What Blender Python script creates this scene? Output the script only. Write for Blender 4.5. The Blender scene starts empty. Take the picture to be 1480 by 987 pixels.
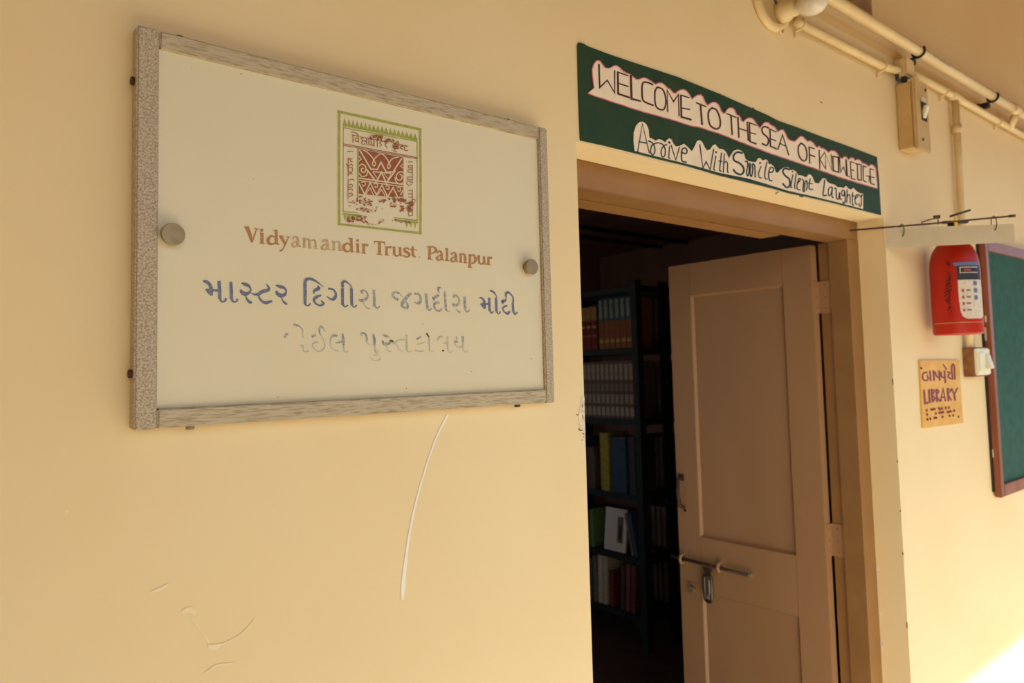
import bpy, bmesh, math, random
from mathutils import Vector, Matrix
random.seed(7)
S = bpy.context.scene
COL = S.collection

# ------------------------------------------------------------------ camera
FPX = 1050.0; PX, PY = 740.0, 465.0          # focal length and principal point in pixels of 1480x987
ROT = ((0.774, -0.021, -0.633), (-0.632, -0.065, -0.772), (-0.025, 0.998, -0.064))
def _n(v):
    l = math.sqrt(sum(a*a for a in v)); return [a/l for a in v]
def _d(x, y): return _n([x-PX, -(y-PY), -FPX])
ex = _d(2025, 500); ez = _d(323, 493.5-16500)
dt = sum(a*b for a, b in zip(ex, ez)); ez = _n([a-dt*b for a, b in zip(ez, ex)])
ey = [ez[1]*ex[2]-ez[2]*ex[1], ez[2]*ex[0]-ez[0]*ex[2], ez[0]*ex[1]-ez[1]*ex[0]]
RW = (ex, ey, ez)
EYE = Vector((0.0, -1.006, 1.6))
cam_d = bpy.data.cameras.new('camera'); cam = bpy.data.objects.new('camera', cam_d); COL.objects.link(cam)
cam_d.sensor_width = 36; cam_d.lens = FPX*36/1480; cam_d.shift_y = -(493.5-PY)/1480
M = Matrix((tuple(ex)+(EYE.x,), tuple(ey)+(EYE.y,), tuple(ez)+(EYE.z,), (0, 0, 0, 1)))
cam.matrix_world = M
cam_d.dof.use_dof = True; cam_d.dof.focus_distance = 1.12; cam_d.dof.aperture_fstop = 6.3
cam_d.clip_start = 0.02
S.camera = cam

# ------------------------------------------------------------------ world, sun, exposure
w = bpy.data.worlds.new('world'); S.world = w; w.use_nodes = True
nt = w.node_tree; bg = nt.nodes['Background']
sky = nt.nodes.new('ShaderNodeTexSky'); sky.sky_type = 'HOSEK_WILKIE'
SUNV = Vector((0.62, 1.0, -1.12)).normalized()      # direction the sunlight travels
sky.sun_direction = -SUNV; sky.turbidity = 5; sky.ground_albedo = 0.4
nt.links.new(sky.outputs[0], bg.inputs[0]); bg.inputs[1].default_value = 1.7
sd = bpy.data.lights.new('sun', 'SUN'); so = bpy.data.objects.new('sun', sd); COL.objects.link(so)
sd.energy = 3.9; sd.angle = math.radians(0.8); sd.color = (1.0, 0.965, 0.90)
so.rotation_euler = SUNV.to_track_quat('-Z', 'Y').to_euler(); so.location = (3, -6, 8)
S.view_settings.view_transform = 'Standard'; S.view_settings.look = 'None'
S.view_settings.gamma = 1; S.view_settings.use_curve_mapping = False
S.view_settings.exposure = 2.0

# ------------------------------------------------------------------ helpers
def lin(c):
    return tuple(((v/255)/12.92 if v/255 <= .04045 else ((v/255+.055)/1.055)**2.4) for v in c)+(1,)
def mat(name, c, rough=.6, c2=None, scale=20, bump=0, bscale=60, metal=0, lo=.35, hi=.65, detail=4, spec=.5, coat=0, stretch=None):
    m = bpy.data.materials.new(name); m.use_nodes = True; n = m.node_tree; p = n.nodes['Principled BSDF']
    p.inputs['Base Color'].default_value = lin(c); p.inputs['Roughness'].default_value = rough
    p.inputs['Metallic'].default_value = metal; p.inputs['Specular IOR Level'].default_value = spec
    p.inputs['Coat Weight'].default_value = coat
    tc = n.nodes.new('ShaderNodeTexCoord'); src = tc.outputs['Object']
    if stretch:
        mp = n.nodes.new('ShaderNodeMapping'); mp.inputs['Scale'].default_value = stretch
        n.links.new(src, mp.inputs[0]); src = mp.outputs[0]
    if c2:
        t = n.nodes.new('ShaderNodeTexNoise'); t.inputs['Scale'].default_value = scale; t.inputs['Detail'].default_value = detail
        n.links.new(src, t.inputs['Vector'])
        r = n.nodes.new('ShaderNodeValToRGB'); r.color_ramp.elements[0].position = lo; r.color_ramp.elements[1].position = hi
        r.color_ramp.elements[0].color = lin(c); r.color_ramp.elements[1].color = lin(c2)
        n.links.new(t.outputs[0], r.inputs[0]); n.links.new(r.outputs[0], p.inputs['Base Color'])
    if bump:
        t = n.nodes.new('ShaderNodeTexNoise'); t.inputs['Scale'].default_value = bscale; t.inputs['Detail'].default_value = 6
        n.links.new(src, t.inputs['Vector'])
        b = n.nodes.new('ShaderNodeBump'); b.inputs['Strength'].default_value = bump; b.inputs['Distance'].default_value = .004
        n.links.new(t.outputs[0], b.inputs['Height']); n.links.new(b.outputs[0], p.inputs['Normal'])
    return m
def nobj(name, bm, m, parent=None, smooth=False):
    me = bpy.data.meshes.new(name); bmesh.ops.recalc_face_normals(bm, faces=bm.faces)
    bm.to_mesh(me); bm.free()
    if m: me.materials.append(m)
    if smooth:
        for p in me.polygons: p.use_smooth = True
    o = bpy.data.objects.new(name, me); COL.objects.link(o)
    if parent:
        o.parent = parent; o.location = -Vector(world_loc(parent))
    return o
def world_loc(o):
    v = Vector(o.location)
    while o.parent: o = o.parent; v += Vector(o.location)
    return v
def tag(o, label=None, cat=None, group=None, kind=None):
    if label: o['label'] = label
    if cat: o['category'] = cat
    if group: o['group'] = group
    if kind: o['kind'] = kind
    return o
def empty(name, loc, label, cat, group=None):
    o = bpy.data.objects.new(name, None); COL.objects.link(o); o.location = loc; o.empty_display_size = .02
    return tag(o, label, cat, group)
def box(bm, a, b, bev=0, mat3=None):
    xs, ys, zs = sorted((a[0], b[0])), sorted((a[1], b[1])), sorted((a[2], b[2]))
    vs = [bm.verts.new((mat3 @ Vector((x, y, z))) if mat3 else (x, y, z)) for x in xs for y in ys for z in zs]
    f = [(0, 1, 3, 2), (4, 6, 7, 5), (0, 4, 5, 1), (2, 3, 7, 6), (0, 2, 6, 4), (1, 5, 7, 3)]
    fs = [bm.faces.new([vs[i] for i in q]) for q in f]
    if bev:
        es = {e for q in fs for e in q.edges}
        bmesh.ops.bevel(bm, geom=list(es), offset=bev, segments=2, affect='EDGES')
def bx(a, b, bev=0):
    bm = bmesh.new(); box(bm, a, b, bev); return bm
def tube(bm, pts, r, seg=12, cap=True, closed=False):
    pts = [Vector(p) for p in pts]; rs = r if isinstance(r, (list, tuple)) else [r]*len(pts)
    rings = []; up = None; n = len(pts)
    for i, p in enumerate(pts):
        if closed: t = pts[(i+1) % n]-pts[i-1]
        else: t = pts[min(i+1, n-1)]-pts[max(i-1, 0)]
        t.normalize()
        if up is None: up = Vector((0, 0, 1)) if abs(t.z) < .9 else Vector((1, 0, 0))
        s = t.cross(up).normalized(); up = s.cross(t).normalized()
        rings.append([bm.verts.new(p+s*rs[i]*math.cos(a)+up*rs[i]*math.sin(a)) for a in [2*math.pi*k/seg for k in range(seg)]])
    for i in range(n if closed else n-1):
        A, B = rings[i], rings[(i+1) % n]
        for k in range(seg): bm.faces.new((A[k], A[(k+1) % seg], B[(k+1) % seg], B[k]))
    if cap and not closed:
        bm.faces.new(rings[0][::-1]); bm.faces.new(rings[-1])
def tb(pts, r, seg=12, closed=False):
    bm = bmesh.new(); tube(bm, pts, r, seg, True, closed); return bm
def lathe(prof, c, axis='Z', seg=32):
    bm = bmesh.new(); rings = []
    for r, h in prof:
        ring = []
        for k in range(seg):
            a = 2*math.pi*k/seg; u, v = r*math.cos(a), r*math.sin(a)
            p = {'Z': (u, v, h), 'Y': (u, h, v), 'X': (h, u, v)}[axis]
            ring.append(bm.verts.new(Vector(c)+Vector(p)))
        rings.append(ring)
    for A, B in zip(rings, rings[1:]):
        for k in range(seg): bm.faces.new((A[k], A[(k+1) % seg], B[(k+1) % seg], B[k]))
    bm.faces.new(rings[0]); bm.faces.new(rings[-1])
    bmesh.ops.remove_doubles(bm, verts=bm.verts, dist=1e-6)
    return bm
def at(x, y, Y=0.0):                       # photo pixel -> point on the wall-parallel plane Y
    v = (x-PX, -(y-PY), -FPX); r = [sum(RW[i][k]*v[k] for k in range(3)) for i in range(3)]
    t = (Y-EYE.y)/r[1]; return Vector((EYE.x+r[0]*t, Y, EYE.z+r[2]*t))
def catmull(P, n=5):
    out = []; N = len(P)
    for i in range(N-1):
        p0, p1, p2, p3 = P[max(i-1, 0)], P[i], P[i+1], P[min(i+2, N-1)]
        for k in range(n):
            t = k/n; out.append(tuple(.5*(2*b+(c-a)*t+(2*a-5*b+4*c-d)*t*t+(-a+3*b-3*c+d)*t**3) for a, b, c, d in zip(p0, p1, p2, p3)))
    out.append(P[-1]); return out
def strokes(bm, org, sc, data, Y, wf=1.0):
    """data: (widths, 's' smooth or 'p' polyline, 'x,y x,y ...') traced in crop units; org + u/sc gives the pixel"""
    for wd, kind, s in data:
        Y -= .000012                       # each pen stroke lies a hair over the one before
        P = [tuple(float(q) for q in a.split(',')) for a in s.split()]
        W = list(wd) if isinstance(wd, (tuple, list)) else [wd]
        if len(W) == 1: W = W*len(P)
        while len(W) < len(P): W.append(W[-1])
        P = [(a, b, c) for (a, b), c in zip(P, W)]
        if len(P) == 1: P = [(P[0][0]-P[0][2]*.35, P[0][1], P[0][2]*.8), P[0], (P[0][0]+P[0][2]*.35, P[0][1], P[0][2]*.8)]
        if kind == 's' and len(P) > 2: P = catmull(P)
        L = []; R = []; n = len(P)
        for i in range(n):
            a, b = P[max(i-1, 0)], P[min(i+1, n-1)]
            if kind == 'p' and 0 < i < n-1:
                d1 = Vector((P[i][0]-a[0], P[i][1]-a[1])).normalized(); d2 = Vector((b[0]-P[i][0], b[1]-P[i][1])).normalized()
                d = d1+d2
                if d.length < .3: d = d2
                d.normalize(); nn = Vector((-d.y, d.x)); k = max(.45, abs(nn.dot(Vector((-d1.y, d1.x)))))
            else:
                d = Vector((b[0]-a[0], b[1]-a[1]))
                if d.length < 1e-6: d = Vector((1, 0))
                d.normalize(); nn = Vector((-d.y, d.x)); k = 1
            h = P[i][2]*.5*wf/k; x, y = P[i][0], P[i][1]
            if i == 0: x -= d.x*h*.5; y -= d.y*h*.5
            if i == n-1: x += d.x*h*.5; y += d.y*h*.5
            L.append(bm.verts.new(at(org[0]+(x+nn.x*h)/sc, org[1]+(y+nn.y*h)/sc, Y)))
            R.append(bm.verts.new(at(org[0]+(x-nn.x*h)/sc, org[1]+(y-nn.y*h)/sc, Y)))
        for i in range(n-1): bm.faces.new((L[i], L[i+1], R[i+1], R[i]))
def poly(bm, pts, Y, thick=0.0):           # closed outline in pixels -> flat sheet with real thickness on the plane Y
    vs = [bm.verts.new(at(x, y, Y)) for x, y in pts]
    f = bm.faces.new(vs)
    if thick:
        r = bmesh.ops.extrude_face_region(bm, geom=[f])
        nv = [g for g in r['geom'] if isinstance(g, bmesh.types.BMVert)]
        bmesh.ops.translate(bm, verts=nv, vec=(0, -thick, 0))
def P2(s, org=(0, 0), sc=1): return [(org[0]+float(a.split(',')[0])/sc, org[1]+float(a.split(',')[1])/sc) for a in s.split()]

# ------------------------------------------------------------------ materials
m_wall = mat('cream_wall_paint', (235, 211, 161), .62, (232, 206, 154), 2.2, .16, 35, spec=.35)
m_wall2 = mat('rubbed_paint', (241, 221, 178), .75, (237, 214, 166), 30)
m_edge = mat('bare_plaster', (238, 222, 190), .9, (214, 196, 164), 90)
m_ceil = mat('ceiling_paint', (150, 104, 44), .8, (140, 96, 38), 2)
m_floor = mat('veranda_stone', (200,191,176), .6, (200,191,176), 4)
m_ground = mat('courtyard_paving', (92,76,50), .9, (92,76,50), 3)
m_opp = mat('wall_sky_block_paint', (150, 120, 86), .9, (138, 108, 76), 2)
m_room = mat('room_wall_paint', (176, 136, 118), .8, (162, 124, 108), 3)
m_roomf = mat('room_floor', (92, 62, 48), .6, (78, 52, 40), 8)
m_frame = mat('brown_frame_paint', (148, 106, 56), .5, (140, 98, 50), 9, .1, 25)
m_door = mat('brown_door_paint', (168, 126, 84), .5, (162, 120, 78), 5, .12, 30, stretch=(1, 1, .25))
m_alu = mat('speckled_aluminium', (196, 180, 150), .6, (150, 130, 104), 420, .2, 300, metal=.1, lo=.42, hi=.62, detail=3)
m_alu2 = mat('streaked_aluminium', (192, 176, 142), .55, (160, 138, 104), 60, .18, 90, metal=.1, lo=.45, hi=.68, stretch=(1, 1, 9))
m_acr = mat('cream_acrylic', (224, 212, 176), .38, (221, 208, 169), 3, spec=.4)
m_steel = mat('dull_steel', (166, 144, 106), .45, (146, 124, 88), 60, metal=.45)
m_rust = mat('rusty_steel', (92, 62, 42), .7, (60, 36, 24), 90, metal=.3)
m_blue = mat('worn_blue_ink', (100, 104, 128), .6, (134, 136, 146), 330, lo=.48, hi=.72)
m_bluef = mat('faded_blue_ink', (124, 130, 138), .6, (184, 178, 156), 260, lo=.4, hi=.62)
m_faint = mat('nearly_gone_ink', (176, 174, 152), .6, (205, 195, 165), 200)
m_brn = mat('worn_brown_ink', (172, 114, 64), .6, (192, 146, 96), 300, lo=.45, hi=.72)
m_brnf = mat('faded_brown_ink', (184, 142, 98), .6, (205, 178, 132), 260, lo=.4, hi=.65)
m_green = mat('olive_green_ink', (154, 156, 56), .6, (168, 168, 80), 120)
m_logo = mat('emblem_brown_ink', (140, 74, 40), .6, (158, 92, 54), 200)
m_logoc = mat('emblem_cream_line', (220, 200, 158), .6)
m_ban = mat('green_glossy_paper', (20, 58, 34), .55, (40, 64, 32), 14, .25, 26, spec=.3)
m_pap = mat('white_card_paper', (240, 222, 192), .7, (234, 214, 182), 30)
m_pink = mat('pink_marker_edge', (226, 140, 150), .7, (196, 70, 90), 40)
m_pen = mat('brown_black_marker', (46, 18, 8), .6, (92, 36, 12), 120)
m_teal = mat('teal_black_marker', (14, 30, 36), .6, (26, 54, 64), 140)
m_red = mat('red_extinguisher_paint', (178, 32, 12), .38, (166, 26, 8), 12, spec=.3)
m_black = mat('black_plastic', (26, 22, 20), .5)
m_yel = mat('yellow_tag', (222, 190, 40), .5)
m_pvc = mat('cream_pvc', (222, 196, 142), .45, (214, 186, 130), 10)
m_box = mat('painted_metal_box', (204, 172, 118), .55, (192, 158, 102), 16, .12, 40)
m_wood = mat('brown_varnished_wood', (146, 80, 48), .42, (122, 62, 36), 26, .1, 50, stretch=(1, 1, .15))
m_ply = mat('raw_brown_wood', (150, 100, 56), .7, (122, 76, 40), 40, .2, 60)
m_felt = mat('green_baize', (16, 72, 58), .85, (22, 84, 72), 30, .3, 400)
m_plate = mat('yellow_wood_plate', (228, 176, 84), .5, (214, 160, 66), 18)
m_purp = mat('purple_paint', (116, 36, 44), .6, (138, 58, 74), 220)
m_card = mat('pale_card', (206, 190, 156), .6, (200, 182, 146), 20)
m_switch = mat('cream_switch_plastic', (230, 220, 186), .35)
m_rack = mat('dark_green_rack_paint', (22, 32, 22), .6, (17, 25, 18), 30)
m_page = mat('book_pages', (150, 128, 104), .8, (130, 108, 88), 200)
m_glass = mat('frosted_bulb_glass', (212, 200, 176), .25, spec=.6)
m_dirt = mat('dark_grime', (86, 66, 44), .9, (120, 96, 66), 300)
m_scr = mat('white_scratch', (240, 232, 214), .8)

# ------------------------------------------------------------------ structure
WX0, WX1 = -.75, 8.0; DL, DR, DT = 1.0, 2.352, 2.045; WT = .19; ZC = 3.3
bm = bmesh.new()
box(bm, (WX0, 0, -.1), (DL, WT, ZC)); box(bm, (DR, 0, -.1), (WX1, WT, ZC)); box(bm, (DL, 0, DT), (DR, .16, ZC))
wall = tag(nobj('wall_front', bm, m_wall), 'cream painted outer wall of the library facing the veranda', kind='structure')
tag(nobj('floor', bx((WX0, -2.15, -.1), (WX1, 0, 0)), m_floor), 'veranda floor of pale stone', kind='structure')
tag(nobj('trim_1', bx((-30, -30, -.35), (40, -2.15, -.12)), m_ground), 'sunlit courtyard paving beyond the veranda', kind='structure')
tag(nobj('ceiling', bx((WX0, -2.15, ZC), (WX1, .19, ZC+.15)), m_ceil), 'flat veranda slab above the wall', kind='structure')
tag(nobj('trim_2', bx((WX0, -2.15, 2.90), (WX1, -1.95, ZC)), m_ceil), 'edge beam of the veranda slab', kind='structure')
tag(nobj('wall_shade_left', bx((WX0-.2, -2.15, -.1), (WX0, .19, ZC)), m_wall), 'cream end wall added out of view to shade the left of the veranda', kind='structure')  # unseen end wall, placed here to keep light off the left side
tag(nobj('wall_sky_block', bx((-24, -16.4, -.35), (30, -16, 3.2)), m_opp), 'plain unseen wall added across the courtyard to block low sky light', kind='structure')  # added out of view to cut low sky light on the front wall
# room behind
tag(nobj('floor_room', bx((-1, WT, -.1), (6.5, 5.2, 0)), m_roomf), 'dark reddish floor of the book room', kind='structure')
tag(nobj('ceiling_room', bx((-1, WT, 2.9), (6.5, 5.2, 3.0)), m_room), 'dim ceiling of the book room', kind='structure')
bm = bmesh.new(); box(bm, (-1, WT+.001, 0), (DL-.02, WT+.02, 2.9)); box(bm, (DR+.01, WT+.001, 0), (6.5, WT+.02, 2.9)); box(bm, (DL-.02, WT+.001, 2.1), (DR+.01, WT+.02, 2.9))
tag(nobj('wall_room_front', bm, m_room), kind='structure')
tag(nobj('wall_room_right', bx((6.3, WT, 0), (6.5, 5.0, 2.9)), m_room), kind='structure')
def fill_window_wall(name, horiz, a0, a1, w0, w1, z0, z1, c0, c1, n, desc):  # opening and frame are added out of view to brighten the dim room
    def q(u0, u1, za, zb, d0=c0, d1=c1):
        return ((u0, d0, za), (u1, d1, zb)) if horiz else ((d0, u0, za), (d1, u1, zb))
    bm = bmesh.new()
    for u0, u1, za, zb in ((a0, w0, 0, 2.9), (w1, a1, 0, 2.9), (w0, w1, 0, z0), (w0, w1, z1, 2.9)): box(bm, *q(u0, u1, za, zb))
    tag(nobj(name, bm, m_room), 'room wall with an added opening that lets daylight in', kind='structure')
    m0 = (c0+c1)/2-.03; m1 = m0+.06
    root = bpy.data.objects.new('fill_window_%d' % n, None); COL.objects.link(root); root.location = q(w0, w1, z0, z1)[0]; root['kind'] = 'structure'; root['label'] = desc
    for u0, u1, za, zb in ((w0, w0+.05, z0, z1), (w1-.05, w1, z0, z1), ((w0+w1)/2-.025, (w0+w1)/2+.025, z0+.05, z1-.05), (w0+.05, w1-.05, z0, z0+.05), (w0+.05, w1-.05, z1-.05, z1)):
        nobj('frame_bar', bx(*q(u0, u1, za, zb, m0, m1)), m_frame, root)
fill_window_wall('wall_room_left', False, WT, 5.2, 1.4, 3.4, 1.0, 2.2, -1.2, -1, 1, 'plain wooden frame of an unseen light opening added in the room side wall')
fill_window_wall('wall_room_back', True, -1, 6.5, .2, 1.4, 1.1, 2.2, 5.0, 5.2, 2, 'plain wooden frame of an unseen light opening added in the room back wall')
for yy in (3.7, 4.05):
    o = tag(nobj('conduit_pipe', tb([(-.98, yy, 2.88), (6.28, yy, 2.88)], .02, 10), m_rack), 'dark conduit across the dim room ceiling, the one %s the doorway' % ('nearer' if yy < 4 else 'farther from'), 'pipe', 'conduits under the room ceiling')

# door frame: jamb + head, each a part
fr = empty('door_frame', (2.3, .12, 0), 'brown painted wooden frame around the open doorway', 'door frame'); del fr['category']; del fr['label']
fr.name = 'trim_3'; fr['kind'] = 'structure'; fr['label'] = 'brown painted wooden door frame with a rebate'
bm = bmesh.new(); box(bm, (2.277, .085, 0), (DR, .147, 1.983)); box(bm, (2.289, .147, 0), (DR, .187, 1.983)); nobj('jamb', bm, m_frame, fr)
bm = bmesh.new(); box(bm, (DL, .085, 0), (1.072, .147, 1.983)); box(bm, (DL, .147, 0), (1.06, .187, 1.983)); nobj('jamb', bm, m_frame, fr)
nobj('head', bx((DL, .085, 1.983), (DR, .16, DT), .002), m_frame, fr)
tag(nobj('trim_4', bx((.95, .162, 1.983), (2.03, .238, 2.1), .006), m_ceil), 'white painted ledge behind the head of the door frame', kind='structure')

# door leaf
door = bpy.data.objects.new('door_1', None); COL.objects.link(door); door.location = (2.27, .19, 0); door['kind'] = 'structure'
door['label'] = 'brown painted panelled door leaf standing open into the dark room'
A, B = 2.25, 2.285; YH, YF = .193, .775
nobj('stile', bx((A, YH, .01), (B, .298, 1.978), .0015), m_door, door)
nobj('stile', bx((A, .676, .01), (B, YF, 1.978), .0015), m_door, door)
for z0, z1 in ((1.857, 1.978), (.765, .962), (.01, .2)): nobj('rail', bx((A, .298, z0), (B, .676, z1), .0012), m_door, door)
for z0, z1 in ((.962, 1.857), (.2, .765)):
    p = nobj('door_panel', bx((A+.012, .3, z0+.002), (B-.012, .674, z1-.002)), m_door, door)
    bm = bmesh.new()                        # small sloping bead around the panel
    for (y0, za, y1, zb) in ((.298, z0, .676, z0), (.298, z1, .676, z1), (.298, z0, .298, z1), (.676, z0, .676, z1)):
        s = .007
        if za == zb:
            d = s if za == z0 else -s
            q = [(A+.001, y0, za), (A+.001, y1, za), (A+.0125, y1, za+d), (A+.0125, y0, za+d)]
        else:
            d = s if y0 < .4 else -s
            q = [(A+.001, y0, za), (A+.001, y0, zb), (A+.0125, y0+d, zb), (A+.0125, y0+d, za)]
        bm.faces.new([bm.verts.new(v) for v in q])
    nobj('panel_bead', bm, m_door, p)
for z0, z1 in ((1.754, 1.859), (.974, 1.077), (.12, .22)):
    h = nobj('hinge', tb([(2.2905, .194, z0), (2.2905, .194, z1)], .0055, 12), m_frame, door, True)
    bm = bmesh.new(); box(bm, (2.2865, .150, z0), (2.2895, .1915, z1), .0006); box(bm, (2.256, .1905, z0), (2.2865, .1935, z1), .0006)
    nobj('hinge_leaf', bm, m_door, h)
    bm = bmesh.new()
    for i in range(3):
        zz = z0+(z1-z0)*(.15+.35*i)
        for c, ax in (((2.2862, .17, zz), 'X'), ((2.27, .1902, zz), 'Y')):
            b2 = lathe([(0, -.001), (.0035, -.001), (.0035, .001), (0, .001)], c, ax, 10)
            me = bpy.data.meshes.new('t'); b2.to_mesh(me); b2.free(); bm.from_mesh(me); bpy.data.meshes.remove(me)
    nobj('screw_head', bm, m_frame, h)
# sliding bolt with its keepers
bo = nobj('door_bolt', tb([(A-.016, .80, .874), (A-.016, .463, .868)], .006, 12), m_rust, door, True)
nobj('bolt_tip', tb([(A-.016, .468, .868), (A-.016, .457, .868)], .0075, 12), m_steel, bo)
for y in (.752, .587):
    bm = bmesh.new(); box(bm, (A-.002, y-.014, .838), (A, y+.014, .908)); tube(bm, [(A-.002, y, .856), (A-.022, y, .859), (A-.026, y, .87), (A-.022, y, .883), (A-.002, y, .887)], .006, 8)
    nobj('bolt_keeper', bm, m_door, bo)
hs = nobj('hasp', bmesh.new(), m_rust, door)
bm = bmesh.new(); pr = [(A-.022, .655, .862), (A-.022, .612, .862), (A-.022, .628, .84), (A-.022, .642, .84)]
a = [bm.verts.new(v) for v in pr]; b = [bm.verts.new((v[0]+.004, v[1], v[2])) for v in pr]
bm.faces.new(a); bm.faces.new(b[::-1])
for i in range(4): bm.faces.new((a[i], a[(i+1) % 4], b[(i+1) % 4], b[i]))
hs.data = bpy.data.meshes.new('hasp'); bm.to_mesh(hs.data); bm.free(); hs.data.materials.append(m_rust)
ring = []
for k in range(24):
    t = 2*math.pi*k/24; ring.append((A-.022, .634+.0155*math.cos(t), .79+.0155*math.sin(t)+(.032 if math.sin(t) > 0 else -.032 if math.sin(t) < 0 else 0)))
nobj('hasp_loop', tb(ring, .0062, 10, True), mat('dark_steel', (88, 84, 70), .35, metal=.85), hs, True)
nobj('hasp_plate', bx((A-.024, .626, .765), (A-.019, .642, .82), .002), mat('bright_steel', (205, 200, 185), .25, metal=.9), hs)
lk = nobj('latch_bracket', bx((A-.003, .690, .745), (A, .745, .79), .001), m_door, door)
nobj('latch_stud', tb([(A-.002, .712, .768), (A-.022, .712, .768)], .012, 12), m_steel, lk)
hd = nobj('pull_handle', tb([(A-.002, .748, 1.17), (A-.02, .75, 1.165), (A-.024, .752, 1.12), (A-.02, .75, 1.07), (A-.002, .742, 1.06)], .0075, 10), m_rust, door, True)
bm = bmesh.new(); box(bm, (A-.002, .738, 1.16), (A, .766, 1.185), .0008); nobj('handle_plate', bm, m_rust, hd); nobj('handle_plate', bx((A-.002, .724, 1.03), (A, .768, 1.068), .0008), m_door, hd)
nobj('keyhole', lathe([(0, 0), (.006, 0), (.006, -.0012), (0, -.0012)], (A-.0018, .738, 1.05), 'X', 12), m_black, hd)

# worn spots, chips and streak on the wall
def mark(name, org, sc, data, m, Y=-.0006, label=None):
    bm = bmesh.new(); strokes(bm, org, sc, data, Y); o = nobj(name, bm, m, wall)
    if label: o['label'] = label
    return o
mark('paint_streak', (0, 0), 1, [((3, 2.6, 2.4, 2.6, 3, 3.6, 6, 3), 's', '647,600 632,630 619,665 607,705 597,745 589,790 583,845 582,866')], m_scr, label='thin white streak curving down under the name board')
mark('chipped_plaster', (820, 560), 9.87, [((20, 60, 70, 50, 20), 's', '215,150 205,300 200,430 205,560 225,680'), (18, 's', '235,130 240,400 250,650')], m_edge, label='patch of chipped paint on the door corner')
mark('chip_grime', (820, 560), 9.87, [(12, 's', '212,240 215,290'), (20, 's', '135,385 145,392'), (14, 's', '165,590 180,612 220,605'), (10, 's', '215,325 222,345'), (12, 's', '218,395 225,440'), (14, 's', '215,650 235,665'), (9, 's', '205,745 215,752'), (10, 's', '228,700 238,712')], m_dirt, Y=-.0009)
mark('scuff_mark', (0, 600), 1.721, [((8, 14, 8), 's', '455,490 470,484 485,492'), ((4, 3), 's', '480,505 520,565'), ((10, 14, 6), 's', '520,575 535,577 548,570'), ((3, 3), 's', '548,572 600,545 635,505'), ((5, 5, 3), 's', '515,640 540,622 580,618'), ((4, 8, 3), 's', '375,440 400,432 418,420'), (7, 's', '165,240 170,241')], m_wall2, label='faint rubbed scuffs low on the wall')
for i, (x, y) in enumerate(((1186, 148), (1232, 182), (1330, 470), (1095, 200), (1010, 60), (890, 70), (1140, 110))):
    pass
mark('wall_speck', (0, 0), 1, [(1.5, 's', '1186,147 1188,149'), (1.6, 's', '1088,156 1090,157'), (1.6, 's', '1121,280 1125,277'), (3, 's', '1156,283 1160,284')], m_dirt)
# chips along the right reveal corner
bm = bmesh.new()
for z, h in ((.93, .02), (.8, .012), (.7, .03), (.5, .04)):
    box(bm, (DR-.0015, .074+random.random()*.004, z), (DR-.0005, .0845, z+h))
o = nobj('plaster_chip', bm, m_edge, wall); 
bm = bmesh.new()
for z, h in ((1.52, .03), (1.28, .012), (1.0, .012), (.78, .03), (1.13, .008)):
    box(bm, (DR-.0009, .0, z), (DR-.0002, .003, z+h*.6)); 
nobj('plaster_chip', bm, m_dirt, wall)

# ------------------------------------------------------------------ name board
nb = empty('name_board', (.55, 0, 1.79), 'white acrylic name board in a speckled aluminium frame left of the door', 'sign')
YF_ = -.026
m_alu_v = m_alu
def rail(name, x0, x1, z0, z1, m):
    return nobj(name, bx((x0, YF_, z0), (x1, -.001, z1), .0022), m, nb)
rail('frame_stile', .2055, .2315, 1.536, 2.044, m_alu); rail('frame_stile', .879, .9, 1.536, 2.044, m_alu)
rail('frame_rail', .2318, .8788, 2.021, 2.0435, m_alu2); rail('frame_rail', .2318, .8788, 1.5365, 1.561, m_alu2)
pan = nobj('face_panel', bx((.2312, -.0195, 1.5605), (.8792, -.004, 2.0215), .0006), m_acr, nb)
YP = -.0199
def letter(name, parts, m, parent=None, Y=YP, wf=1.0, label=None):
    bm = bmesh.new()
    for org, sc, data in parts: strokes(bm, org, sc, data, Y, wf)
    o = nobj(name, bm, m, parent or pan)
    if label: o['label'] = label
    return o
for i, (x, z) in enumerate(((.2475, 1.78), (.8475, 1.78))):
    c = (x, -.02, z)
    bt = nobj('standoff_button', lathe([(0, 0), (.011, 0), (.011, -.006), (.0135, -.0065), (.0142, -.0085), (.0142, -.0125), (.0135, -.0135), (0, -.0137)], c, 'Y', 36), m_steel, nb)
bm = bmesh.new()
for (x, y, z, ax) in ((.2055, -.012, 1.975, 'X'), (.2055, -.012, 1.605, 'X'), (.274, -.012, 1.536, 'Z'), (.822, -.012, 1.536, 'Z'), (.259, -.012, 2.044, 'Z'), (.815, -.012, 2.044, 'Z'), (.9, -.012, 1.555, 'X')):
    s = 1 if (ax == 'X' and x > .5) or (ax == 'Z' and z > 1.8) else -1
    h = .0045
    b2 = lathe([(0, 0), (.0055, 0), (.0055, s*h*.8), (.004, s*h), (0, s*h)], (x, y, z), ax, 14)
    nobj('frame_bolt', b2, m_rust if (x, z) != (.274, 1.536) else m_steel, nb)
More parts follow.
